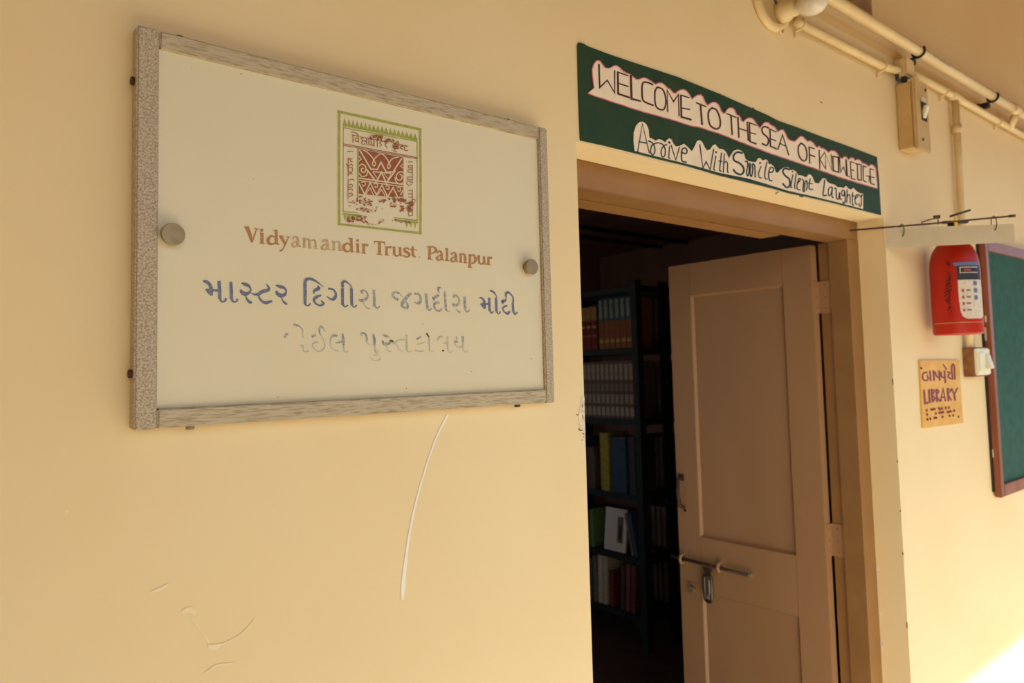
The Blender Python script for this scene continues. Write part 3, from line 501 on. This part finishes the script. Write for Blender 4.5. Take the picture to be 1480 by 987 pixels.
# ------------------------------------------------------------------ library plate
lp = empty('library_plate', (2.7, 0, 1.48), 'yellow wooden LIBRARY plate with purple lettering and raised dots', 'sign')
bm = bmesh.new(); poly(bm, P2('1327,521 1384,521 1390,611 1332,619'), -.0005, .005); pl = nobj('plate', bm, m_plate, lp)
YL = -.0058
R1 = [(22, 's', '500,232 445,245 435,310 468,350 515,330 500,275'), (26, 'p', '540,212 552,350'), (26, 'p', '590,210 602,345'), (22, 's', '615,225 628,265 650,300 680,300'), (26, 'p', '672,212 682,345'), (22, 's', '702,228 708,290 740,305'), (24, 'p', '752,205 762,380'), (20, 's', '735,118 755,150 785,190'), (22, 's', '792,222 828,240 800,285 842,325'), (24, 's', '868,330 855,160 872,115 892,150 902,330')]
R2 = [(27, 'p', '455,492 470,680 512,672'), (27, 'p', '527,482 537,668'), (26, 'p', '565,478 578,658'), (20, 's', '570,480 606,500 576,560 614,605 580,655'), (26, 'p', '632,476 645,655'), (19, 's', '636,478 672,505 640,560 684,650'), (24, 'p', '694,650 732,468 765,642'), (20, 'p', '706,592 750,588'), (26, 'p', '795,466 808,642'), (19, 's', '798,468 842,492 806,548 852,636'), (24, 'p', '855,465 892,552 938,458'), (26, 'p', '892,552 905,632')]
letter('purple_lettering', [((1290, 515), 10, R1+R2)], m_purp, pl, YL, 1.1)
dots = [(490, 780), (555, 770), (580, 768), (605, 762), (665, 752), (680, 760), (712, 752), (765, 745), (810, 742), (495, 840), (620, 825), (672, 815), (700, 812), (725, 808), (790, 805), (815, 800), (840, 795), (885, 785), (500, 912), (542, 902), (600, 890), (625, 888), (718, 873), (820, 858), (872, 852)]
bm = bmesh.new()
for a, b in dots:
    c = at(1290+a/10, 515+b/10, -.0055)
    bmesh.ops.create_uvsphere(bm, u_segments=8, v_segments=6, radius=.0048, matrix=Matrix.Translation(c))
nobj('raised_dots', bm, m_purp, pl)
bm = bmesh.new()
for a, b in ((410, 170), (950, 872)):
    bmesh.ops.create_uvsphere(bm, u_segments=8, v_segments=6, radius=.004, matrix=Matrix.Translation(at(1290+a/10, 515+b/10, -.0055)))
nobj('nail_head', bm, m_rust, pl)

# ------------------------------------------------------------------ fire extinguisher
EX, EYc, r0 = 2.648, -.088, .0725
fe = empty('fire_extinguisher', (EX, EYc, 1.67), 'red fire extinguisher hung on the wall beside the green notice board', 'extinguisher')
prof = [(0, 1.673), (.062, 1.673), (.069, 1.674), (r0, 1.679), (r0, 1.885)]
for k in range(1, 9):
    t = k/8*math.pi/2*.86; prof.append((.028+(r0-.028)*math.cos(t), 1.885+.095*math.sin(t)))
prof += [(.024, 1.985), (.022, 2.0), (0, 2.0)]
body = nobj('body', lathe([(a, b) for a, b in prof], (EX, EYc, 0), 'Z', 48), m_red, fe, True)
def onbody(th, z, r): return Vector((EX+r*math.cos(th), EYc+r*math.sin(th), z))
cth = math.atan2(EYE.y-EYc, EYE.x-EX)      # angle facing the viewer's side of the veranda
def cyl_px(x, y):                          # pixel column/row on the drum -> angle and height
    return cth+math.asin(max(-.98, min(.98, (x-1380.7)/31.5))), 1.673+(484-y)/126*.292
def cylpatch(rows, m, name, dr=.0008, parent=body, n=10):
    bm = bmesh.new(); G_ = []
    for (xl, xr, y) in rows:
        a, z = cyl_px(xl, y); b, _ = cyl_px(xr, y)
        G_.append([bm.verts.new(onbody(a+(b-a)*k/n, z, r0+dr)) for k in range(n+1)])
    for A_, B_ in zip(G_, G_[1:]):
        for k in range(n): bm.faces.new((A_[k], A_[k+1], B_[k+1], B_[k]))
    return nobj(name, bm, m, parent, True)
m_lw = mat('white_label', (226, 212, 190), .5, (206, 190, 166), 120); m_lb = mat('black_label_band', (34, 32, 36), .5); m_lblu = mat('blue_print', (96, 110, 150), .5); m_lred = mat('red_print', (180, 60, 46), .5)
cylpatch([(1383.5, 1410.5, 389), (1383.5, 1410.5, 409)], m_lb, 'label_band')
cylpatch([(1384, 1411, 409), (1384, 1411.3, 435), (1385, 1411.5, 452), (1387, 1411.4, 459), (1392, 1409, 463)], m_lw, 'label')
cylpatch([(1379, 1410, 384.5), (1381, 1410.3, 389)], m_lblu, 'label_stripe', .001)
cylpatch([(1387, 1408, 391), (1387, 1408, 392)], m_lw, 'label_print', .0012); cylpatch([(1387, 1408, 398.5), (1387, 1408, 399.5)], m_lw, 'label_print', .0012)
cylpatch([(1387, 1388, 391), (1387, 1388, 399)], m_lw, 'label_print', .0012); cylpatch([(1392, 1400, 394), (1392, 1400, 396.5)], m_lred, 'label_print', .0012)
for y in (411, 421, 431): cylpatch([(1402, 1406, y), (1402, 1406, y+6)], m_lblu, 'label_print', .0014)
for y in (422, 431, 440, 449): cylpatch([(1388, 1390.5, y), (1388, 1390.5, y+4)], m_lred, 'label_print', .0014); cylpatch([(1393, 1398, y+.5), (1393, 1398, y+3)], m_page, 'label_print', .0014)
def cylstroke(data, m, name):
    bm = bmesh.new()
    for wd, s in data:
        P = catmull([tuple(float(q) for q in a.split(',')) for a in s.split()]); L = []; R = []
        for i, p in enumerate(P):
            a, b = P[max(i-1, 0)], P[min(i+1, len(P)-1)]; d = Vector((b[0]-a[0], b[1]-a[1])); d.normalize(); nn = Vector((-d.y, d.x))*wd/2
            for sgn, Q in ((1, L), (-1, R)):
                th, z = cyl_px(1330+(p[0]+nn.x*sgn)/6.17, 340+(p[1]+nn.y*sgn)/6.17); Q.append(bm.verts.new(onbody(th, z, r0+.001)))
        for i in range(len(P)-1): bm.faces.new((L[i], L[i+1], R[i+1], R[i]))
    nobj(name, bm, m, body)
cylstroke([(8, '255,265 280,270 262,290'), (7, '275,262 280,300'), (7, '262,350 280,380 258,400'), (8, '245,430 285,400 250,460'), (8, '240,470 285,445'), (8, '235,500 285,470'), (8, '230,530 280,500 262,540'), (8, '228,560 275,520'), (8, '230,600 275,545'), (8, '240,620 265,580 260,630'), (8, '245,680 275,650 250,655'), (6, '265,690 280,685')], m_black, 'handwriting')
cylpatch([(1352, 1411, 467.5), (1352, 1411, 468.3)], m_box, 'scratch_line', .0006, n=14)
nobj('neck_ring', lathe([(.02, 1.985), (.026, 1.987), (.026, 2.0), (.02, 2.004)], (EX, EYc, 0), 'Z', 24), m_steel, fe, True)
va = nobj('valve', tb([(EX, EYc, 2.0), (EX, EYc, 2.05)], [.013, .011], 16), m_black, fe, True)
bm = bmesh.new(); mt = Matrix.Translation((EX, EYc, 2.055)) @ Matrix.Rotation(math.radians(-38), 4, 'Z')
box(bm, (-.03, -.009, -.012), (.055, .009, -.004), .002, mt); nobj('carry_lever', bm, m_black, va)
bm = bmesh.new(); mt = Matrix.Translation((EX, EYc, 2.062)) @ Matrix.Rotation(math.radians(-38), 4, 'Z') @ Matrix.Rotation(math.radians(-16), 4, 'Y')
box(bm, (.0, -.008, .002), (.07, .008, .009), .002, mt); nobj('squeeze_lever', bm, m_black, va)
nobj('safety_tag', bx((EX-.012, EYc-.016, 2.03), (EX+.01, EYc-.012, 2.062), .001), m_yel, va)
nobj('wall_bracket', bx((EX-.012, -.02, 1.99), (EX+.012, 0, 2.04), .002), m_black, fe)

# ------------------------------------------------------------------ projecting rod and the card hanging from it
rod = empty('iron_rod', (2.3, .085, 2.013), 'thin dark iron rod sticking out from the corner of the door frame', 'rod')
q0 = Vector((2.3, .088, 2.013)); q1 = Vector((2.5395, -.3, 2.0185)); dr_ = (q1-q0)
nobj('rod_bar', tb([q0, q0.lerp(q1, .5)+Vector((0, 0, -.0015)), q1], .0028, 10), m_rust, rod, True)
nobj('rod_tip', tb([q0.lerp(q1, .965), q1], .0042, 10), m_rust, rod, True)
def tt(px):                                # parameter on the rod whose image column is px
    lo, hi = 0.0, 1.2
    for _ in range(40):
        mid = (lo+hi)/2; p = q0.lerp(q1, mid)-EYE
        c = [sum(RW[i][k]*p[i] for i in range(3)) for k in range(3)]
        if PX-c[0]/c[2]*FPX < px: lo = mid
        else: hi = mid
    return lo
ch = empty('hanging_card', q0.lerp(q1, .5), 'blank pale card strip hanging by wires from the thin iron rod', 'card')
ta, tb_ = tt(1276), tt(1464.5); side = Vector((dr_.y, -dr_.x, 0)).normalized()
ca, cb = q0.lerp(q1, ta), q0.lerp(q1, tb_)
bm = bmesh.new(); top_a, top_b = ca+Vector((0, 0, -.004)), cb+Vector((0, 0, -.024)); bot_a, bot_b = ca+Vector((0, 0, -.066)), cb+Vector((0, 0, -.079))
for s in (-.0006, .0006):
    pass
A8 = [p+side*s for s in (-.0008, .0008) for p in (top_a, top_b, bot_b, bot_a)]
vs = [bm.verts.new(p) for p in A8]
for f in ((0, 1, 2, 3), (4, 7, 6, 5), (0, 4, 5, 1), (1, 5, 6, 2), (2, 6, 7, 3), (3, 7, 4, 0)): bm.faces.new([vs[i] for i in f])
nobj('card_sheet', bm, m_card, ch)
for px_, dz in ((1303, 0), (1436, -.006)):
    c = q0.lerp(q1, tt(px_)); u = dr_.normalized(); pts = []
    for k in range(20):
        t = 2*math.pi*k/20; pts.append(c+Vector((0, 0, -.014+dz/2))+Vector((0, 0, 1))*(.019-dz/2)*math.cos(t)+(side*.6+u*.5)*.011*math.sin(t))
    nobj('wire_hook', tb(pts, .0013, 6, True), m_rust, ch, True)
c = q0.lerp(q1, tt(1356)); u = dr_.normalized()
bm = bmesh.new(); tube(bm, [c+Vector((0, 0, -.006)), c+Vector((0, 0, .014)), c-u*.02+Vector((0, 0, .012)), c-u*.045+Vector((0, 0, .006)), c-u*.045+Vector((0, 0, 0))], .002, 6)
tube(bm, [c-u*.012+Vector((0, 0, .018)), c+u*.006+Vector((0, 0, .018))], .0055, 8)
nobj('bent_wire', bm, m_rust, rod)

# ------------------------------------------------------------------ notice board
gb = empty('notice_board', (3.75, 0, 1.56), 'green baize notice board in a brown wooden frame at the right edge', 'board')
x0, x1, z0, z1, yf, fw = 3.144, 4.45, 1.072, 2.045, -.027, .034
nobj('frame_stile', bx((x0, yf, z0), (x0+fw, -.004, z1), .002), m_wood, gb); nobj('frame_stile', bx((x1-fw, yf, z0), (x1, -.004, z1), .002), m_wood, gb)
nobj('frame_rail', bx((x0+fw, yf, z1-.04), (x1-fw, -.004, z1), .002), m_wood, gb); nobj('frame_rail', bx((x0+fw, yf, z0), (x1-fw, -.004, z0+.045), .002), m_wood, gb)
nobj('green_panel', bx((x0+fw-.004, -.018, z0+.04), (x1-fw+.004, -.006, z1-.036)), m_felt, gb)
nobj('gap_shadow_board', bx((x0-.014, -.006, z0+.02), (x1-.01, -.001, z1-.01)), m_black, gb)  # black strip stands in for the shaded gap behind the frame
bm = bmesh.new()
for zz, hh, yy in ((1.66, .05, -.012), (1.73, .025, -.016), (1.22, .03, -.01)): box(bm, (x0-.0008, yy, zz), (x0+.001, yy+.006, zz+hh), .0003)
nobj('chipped_paint', bm, m_edge, gb)

# ------------------------------------------------------------------ switch
sw = empty('light_switch', (2.97, 0, 1.58), 'cream rocker switch on a brown wooden block under the extinguisher', 'switch')
nobj('wooden_block', bx((2.926, -.034, 1.528), (3.062, -.0005, 1.634), .002), m_ply, sw)
nobj('switch_plate', bx((2.929, -.046, 1.533), (3.06, -.034, 1.63), .004), m_switch, sw)
bm = bmesh.new(); mt = Matrix.Translation((3.03, -.047, 1.58)) @ Matrix.Rotation(math.radians(-14), 4, 'X'); box(bm, (-.02, -.009, -.026), (.02, .004, .026), .0015, mt); nobj('rocker', bm, m_switch, sw)
nobj('socket_cover', bx((2.945, -.049, 1.548), (3.003, -.045, 1.615), .0015), m_switch, sw)

# ------------------------------------------------------------------ isolator box
ib = empty('switch_box', (2.54, 0, 2.39), 'cream metal switch box with a lever on the wall above the doorway corner', 'electrical box')
nobj('case', bx((2.492, -.05, 2.285), (2.598, -.0005, 2.505), .003), m_box, ib)
nobj('cover', bx((2.487, -.062, 2.276), (2.592, -.05, 2.512), .004), m_box, ib)
nobj('opening', bx((2.528, -.0632, 2.378), (2.572, -.0618, 2.452)), m_black, ib)
bm = bmesh.new(); mt = Matrix.Translation((2.546, -.066, 2.405)) @ Matrix.Rotation(math.radians(20), 4, 'X'); box(bm, (-.011, -.006, -.018), (.011, .006, .022), .002, mt); nobj('lever', bm, m_switch, ib)
nobj('rating_plate', bx((2.528, -.0642, 2.441), (2.572, -.063, 2.455)), m_lw, ib)
for x, z in ((2.572, 2.487), (2.528, 2.312)): nobj('cover_screw', lathe([(0, 0), (.005, 0), (.005, -.002), (0, -.0025)], (x, -.062, z), 'Y', 12), m_black, ib)
nobj('cable_gland', tb([(2.505, -.025, 2.512), (2.505, -.025, 2.526)], .01, 10), m_black, ib)

# ------------------------------------------------------------------ pipes and conduits
def clip(parent, x, z, r, m, name='saddle_clip', tail=.02):
    bm = bmesh.new(); pts = [(x, -.002, z-r-tail), (x, -.006, z-r-.004)]
    for k in range(9):
        t = -math.pi/2-k/8*math.pi; pts.append((x, -.02-.0+math.cos(t)*(r+.002), z+math.sin(t)*(r+.002)))
    tube(bm, pts, .0035, 6); return nobj(name, bm, m, parent)
pp = empty('water_pipe', (2.5, -.055, 2.613), 'thick cream pipe held off the wall in black clips near the ceiling', 'pipe')
nobj('pipe_run', tb([(1.2, -.058, 2.611), (3.47, -.058, 2.617)], .0168, 20), m_pvc, pp, True)
for xx in (2.548, 3.24):
    bm = bmesh.new(); ring = [(xx, -.058+.0195*math.cos(t), 2.6135+.0195*math.sin(t)) for t in [math.pi*(.80)+k/12*math.pi*1.35 for k in range(13)]]
    tube(bm, ring, .0042, 8)
    box(bm, (xx-.012, -.045, 2.576), (xx+.012, -.012, 2.596), .002); box(bm, (xx-.008, -.014, 2.566), (xx+.008, -.0005, 2.6), .002)
    nobj('pipe_clip', bm, m_black, pp)
bm = bmesh.new(); tube(bm, [(3.46, -.058, 2.617), (3.52, -.058, 2.6172)], .021, 20); tube(bm, [(3.515, -.058, 2.617), (3.9, -.058, 2.618)], .0168, 18); nobj('coupling', bm, m_pvc, pp, True)
nobj('elbow', tb([(3.52, -.052, 2.605), (3.515, -.045, 2.58), (3.53, -.03, 2.563), (3.56, -.02, 2.558)], .015, 12), m_pvc, pp, True)
bm = bmesh.new()
for a_, b_ in ((2.625, 2.65), (2.665, 2.77)):
    n = 6
    for k in range(3):
        t0, t1 = math.radians(-176+k*9-14), math.radians(-176+k*9-7)
        vs = [bm.verts.new((x, -.058+.0171*math.cos(t), 2.6135+.0171*math.sin(t))) for x, t in ((a_, t0), (b_, t0), (b_, t1), (a_, t1))]
        if k == 1: bm.faces.new(vs)
bmesh.ops.delete(bm, geom=[v for v in bm.verts if not v.link_faces], context='VERTS')
nobj('pipe_print', bm, m_lblu, pp)
cd = empty('wiring_conduit', (2.1, -.02, 2.527), 'thin cream conduit between the bulb holder and the switch box', 'conduit')
nobj('conduit_run', tb([(1.835, -.02, 2.524), (2.36, -.02, 2.53), (2.455, -.02, 2.541), (2.478, -.02, 2.545)], .0125, 16), m_pvc, cd, True)
for x, z in ((1.86, 2.5245), (2.36, 2.53)): clip(cd, x, z, .0125, m_pvc)
nobj('cable_end', tb([(2.462, -.02, 2.528), (2.466, -.02, 2.512), (2.476, -.024, 2.508)], .006, 8), m_black, cd)
cj = empty('junction_box', (2.512, 0, 2.56), 'small cream junction box just above the metal switch box', 'electrical box')
nobj('box_body', bx((2.482, -.04, 2.528), (2.545, -.0005, 2.588), .006), m_pvc, cj); nobj('box_lid', bx((2.485, -.044, 2.531), (2.542, -.04, 2.585), .002), m_pvc, cj)
ce = empty('wiring_conduit', (3.3, -.02, 2.562), 'thin cream conduit running right from the switch box to the picture edge', 'conduit')
nobj('conduit_run', tb([(2.549, -.02, 2.563), (3.1, -.02, 2.563), (4.2, -.02, 2.56)], .0125, 16), m_pvc, ce, True)
nobj('tee_piece', tb([(2.92, -.02, 2.563), (3.0, -.02, 2.563)], .0165, 16), m_pvc, ce, True)
for x, z in ((2.86, 2.563), (3.42, 2.5625)): clip(ce, x, z, .0125, m_pvc)
cv = empty('wiring_conduit', (2.95, -.02, 1.64), 'vertical cream conduit dropping behind the extinguisher to the rocker switch', 'conduit')
nobj('conduit_drop', tb([(2.957, -.02, 2.545), (2.952, -.02, 2.3), (2.944, -.02, 2.0), (2.942, -.02, 1.637)], .0125, 16), m_pvc, cv, True)
nobj('coupling', tb([(2.955, -.02, 2.455), (2.955, -.02, 2.425)], .0165, 16), m_pvc, cv, True)

# ------------------------------------------------------------------ bulb holder near the top edge
bh = empty('bulb_holder', (1.73, 0, 2.55), 'cream round batten lamp holder with frosted bulb at the top edge', 'lamp')
nobj('round_base', lathe([(0, 0), (.086, 0), (.088, -.006), (.084, -.014), (.07, -.018), (.066, -.013), (0, -.013)], (1.738, -.0005, 2.562), 'Y', 40), m_pvc, bh, True)
nobj('socket', lathe([(0, -.013), (.03, -.013), (.03, -.035), (.024, -.04), (.024, -.06), (0, -.062)], (1.765, 0, 2.53), 'Y', 28), m_pvc, bh, True)
nobj('socket_wire', tb([(1.712, -.03, 2.60), (1.705, -.034, 2.57), (1.708, -.034, 2.545), (1.722, -.03, 2.535)], .0035, 8), m_black, bh, True)
bulb = nobj('bulb', lathe([(.0, -.053), (.013, -.055), (.014, -.063), (.024, -.074), (.032, -.088), (.036, -.104), (.033, -.12), (.024, -.133), (.012, -.139), (0, -.14)], (1.768, 0, 2.525), 'Y', 32), m_glass, bh, True)
nobj('hook_ring', tb([(1.772+.011*math.cos(t), -.012, 2.488+.013*math.sin(t)) for t in [k/14*2*math.pi for k in range(14)]], .0035, 6, True), m_pvc, bh, True)

# brown board near the ceiling
m_bb = mat('weathered_board', (164, 128, 92), .8, (140, 106, 74), 30, .2, 60)
bb = tag(nobj('wooden_board', bx((2.15, -.012, 2.672), (2.328, -.0005, 2.9), .002), m_bb), 'brown unpainted wooden board fixed high on the wall above the pipe', 'board')

# ------------------------------------------------------------------ book racks
LV = [1.70, 1.29, .86, .51, .19]
def rack(x0_, x1_, y0_, y1_, label):
    r = empty('book_rack', ((x0_+x1_)/2, (y0_+y1_)/2, 0), label, 'rack')
    for x in (x0_, x1_):
        for y in (y0_, y1_):
            sx = 1 if x == x0_ else -1; sy = 1 if y == y0_ else -1
            bm = bmesh.new(); box(bm, (x, y, 0), (x+sx*.045, y+sy*.003, 2.09)); box(bm, (x, y, 0), (x+sx*.003, y+sy*.045, 2.09)); nobj('post', bm, m_rack, r)
    for z in LV+[2.06]:
        bm = bmesh.new(); box(bm, (x0_+.003, y0_+.003, z-.003), (x1_-.003, y1_-.003, z)); 
        for y in (y0_+.003, y1_-.006): box(bm, (x0_+.003, y, z-.035), (x1_-.003, y+.003, z))
        for x in (x0_+.003, x1_-.006): box(bm, (x, y0_+.003, z-.035), (x+.003, y1_-.003, z))
        nobj('shelf', bm, m_rack, r)
    bm = bmesh.new()
    for x in (x0_+.001,):
        for sgn, y in ((1, y0_), (-1, y1_)):
            a = [bm.verts.new(v) for v in ((x, y, .155), (x, y+sgn*.12, .155), (x, y, .03))]; b = [bm.verts.new((v.co.x+.003, v.co.y, v.co.z)) for v in a]
            bm.faces.new(a); bm.faces.new(b)
            for i in range(3): bm.faces.new((a[i], a[(i+1) % 3], b[(i+1) % 3], b[i]))
    nobj('gusset', bm, m_rack, r)
    return r
rack(3.177, 3.425, 1.745, 2.66, 'dark green steel book rack nearest the doorway, its long side facing left')
rack(3.43, 3.68, 1.75, 2.66, 'dark green steel book rack standing behind the first one, mostly hidden by the door leaf')
_bm = {}
def bmat(c):
    if c not in _bm: _bm[c] = mat('book_cloth', c, .65, tuple(int(v*.82) for v in c), 60)
    return _bm[c]
def book(x, y, z, t, h, d, c, label, group, bands=None, tilt=0, face=-1, half=None):
    """spine towards face (-1: -X); thickness t along Y"""
    e = empty('book', (x, y, z), label, 'book', group)
    o = []
    bm = bmesh.new(); s = face
    # cover: curved spine and two boards
    rows = []
    for zz in (0, h):
        ring = []
        for k in range(7):
            a = math.pi*k/6; ring.append(bm.verts.new((s*(.006*math.sin(a)), -math.cos(a)*t/2, zz)))
        rows.append(ring)
    for k in range(6): bm.faces.new((rows[0][k], rows[0][k+1], rows[1][k+1], rows[1][k]))
    box(bm, (0, -t/2, 0), (-s*d, -t/2+.003, h)); box(bm, (0, t/2-.003, 0), (-s*d, t/2, h))
    o.append(('cover', bm, bmat(c)))
    bm = bmesh.new(); box(bm, (-s*.002, -t/2+.0031, .004), (-s*(d-.005), t/2-.0031, h-.004)); o.append(('pages', bm, m_page))
    if half:
        bm = bmesh.new()
        ra = [[bm.verts.new((s*(.0066*math.sin(math.pi*k/6)+.0003), -math.cos(math.pi*k/6)*t/2*1.01, zz)) for k in range(7)] for zz in (h*half[0], h*half[1])]
        for k in range(6): bm.faces.new((ra[0][k], ra[0][k+1], ra[1][k+1], ra[1][k]))
        o.append(('spine_wrap', bm, bmat(half[2])))
    if bands:
        for z0_, z1_, cc in bands:
            bm = bmesh.new()
            ra = [[bm.verts.new((s*(.0072*math.sin(math.pi*k/6)+.0005), -math.cos(math.pi*k/6)*t/2*.86, zz)) for k in range(1, 6)] for zz in (h*z0_, h*z1_)]
            for k in range(4): bm.faces.new((ra[0][k], ra[0][k+1], ra[1][k+1], ra[1][k]))
            o.append(('spine_band', bm, bmat(cc)))
    for nm, b_, m_ in o:
        ob = nobj(nm, b_, m_, e); ob.location = (0, 0, 0)
    e.rotation_euler.x = tilt
    return e
def dup(e, loc, tilt=None, label=None):
    c = e.copy(); COL.objects.link(c); c.location = loc
    if tilt is not None: c.rotation_euler.x = tilt
    if label: c['label'] = label
    for ch_ in list(e.children):
        k = ch_.copy(); COL.objects.link(k); k.parent = c
    return c
XF = 3.188
ORD = 'first second third fourth fifth sixth seventh eighth ninth tenth eleventh twelfth thirteenth fourteenth fifteenth sixteenth seventeenth eighteenth nineteenth twentieth twenty-first'.split()
g = 'teal and ochre bound set on the top shelf'; y = 1.815
b0 = book(XF, y, 1.7005, .042, .30, .17, (150, 86, 40), 'teal-topped ochre volume, first from the corner post on the top shelf', g, [(.60, .97, (150, 150, 128)), (.12, .2, (196, 150, 70))], half=(.56, 1.0, (20, 88, 96)))
for k in range(1, 6): dup(b0, (XF, y+.044*k, 1.7005), label='teal-topped ochre volume, %s from the corner post on the top shelf' % ORD[k])
g = 'red bound set on the top shelf'
b1 = book(XF, 2.095, 1.7005, .045, .26, .17, (122, 26, 24), 'dark red volume with yellow top, first left of the teal set', g, [(.5, .56, (190, 150, 80)), (.3, .34, (170, 110, 70))], half=(.68, 1.0, (168, 128, 56)))
for k in range(1, 9): dup(b1, (XF, 2.095+.047*k, 1.7005), label='dark red volume with yellow top, %s left of the teal set' % ORD[k])
g = 'grey brown bound set on the second shelf'
b2 = book(XF, 1.812, 1.2905, .036, .335, .17, (110, 88, 74), 'grey-brown banded volume, first from the corner post on the second shelf', g, [(.05, .2, (178, 160, 138)), (.26, .42, (172, 152, 130)), (.48, .6, (140, 120, 104)), (.68, .95, (176, 158, 136))])
for k in range(1, 21): dup(b2, (XF, 1.812+.0375*k, 1.2905), label='grey-brown banded volume, %s from the corner post on the second shelf' % ORD[k])
for (yy, t, h, c, lab, tl) in ((1.83, .05, .33, (60, 52, 60), 'tall dark volume beside the post on the third shelf', 0), (1.935, .12, .32, (48, 70, 88), 'wide blue box file on the rack third shelf', 0), (2.045, .07, .34, (168, 148, 40), 'yellow folder beside the blue box file', 0), (2.16, .06, .25, (90, 72, 60), 'short brown volume left of the yellow folder', 0), (2.3, .09, .3, (60, 70, 90), 'slate blue file further along the third shelf', 0)):
    book(XF, yy, .8605, t, h, .18, c, lab, 'files on the third shelf')
for (yy, t, h, c, lab, tl) in ((1.818, .02, .25, (70, 82, 110), 'slim blue book leaning on the fourth shelf', .2), (1.845, .018, .24, (120, 110, 90), 'slim grey book leaning behind the white one', .2), (2.17, .03, .22, (96, 130, 60), 'green book at the left of the fourth shelf', 0), (2.24, .04, .2, (120, 90, 60), 'brown book next to the green one, fourth shelf', 0)):
    book(XF, yy, .5125, t, h, .15, c, lab, 'loose books on the fourth shelf', tilt=-tl)
# white cover facing out on shelf four
e = empty('book', (3.2, 2.0, .513), 'white-covered book standing face out on the fourth shelf', 'book')
e.rotation_euler = (0, .12, 0)
for nm, a_, b_, m_ in (('cover', (0, -.085, 0), (.003, .085, .245), m_lw), ('pages', (.003, -.083, .002), (.022, .083, .243), m_page), ('cover_picture', (-.0008, -.06, .05), (0, -.015, .2), bmat((120, 92, 66))), ('cover_figure', (-.0014, -.05, .07), (-.0008, -.028, .15), bmat((40, 34, 34)))):
    ob = nobj(nm, bx(a_, b_), m_, e); ob.location = (0, 0, 0)
for (yy, t, h, c, lab, tl) in ((1.86, .03, .27, (110, 60, 50), 'rust brown book nearest the post on the lowest shelf', .06), (1.9, .03, .27, (130, 76, 58), 'faded red book second from the post on the lowest shelf', .06), (1.94, .028, .25, (92, 54, 46), 'maroon book third from the post on the lowest shelf', .05), (2.02, .03, .2, (120, 30, 26), 'short red book between brown and cream ones', 0), (2.075, .034, .28, (196, 178, 140), 'cream book with a pale spine on the lowest shelf', .03), (2.115, .034, .28, (206, 190, 156), 'second cream book on the lowest shelf', .03), (2.155, .03, .27, (120, 104, 76), 'tan book left of the cream pair', 0), (2.2, .03, .24, (84, 96, 92), 'grey-green book furthest left in view, lowest shelf', 0)):
    book(XF, yy, .1925, t, h, .15, c, lab, 'loose books on the lowest shelf', tilt=tl)
# books in the second rack, seen from its end
for z, col, h, nm in ((1.7005, (96, 66, 62), .30, 'top'), (1.2905, (92, 74, 72), .33, 'second'), (.8605, (74, 84, 98), .31, 'third'), (.513, (120, 66, 46), .24, 'fourth'), (.1925, (96, 60, 48), .25, 'lowest')):
    b = book(3.66, 1.80, z, .035, h, .2, col, 'thin volume, first from the near end, %s shelf of the rear rack' % nm, 'rear rack books, %s shelf' % nm, face=1)
    for k in range(1, 6): dup(b, (3.66, 1.80+.04*k, z), label='thin volume, %s from the near end, %s shelf of the rear rack' % (ORD[k], nm))

for o in bpy.data.objects:
    if o.parent and o.name.split('.')[0] in ('raised_dots', 'speck', 'wall_speck', 'plaster_chip', 'chip_grime', 'chipped_paint', 'scuff_mark', 'screw_head', 'nail_head', 'emblem_brown_lettering', 'gusset', 'hinge_leaf'):
        o['kind'] = 'stuff'
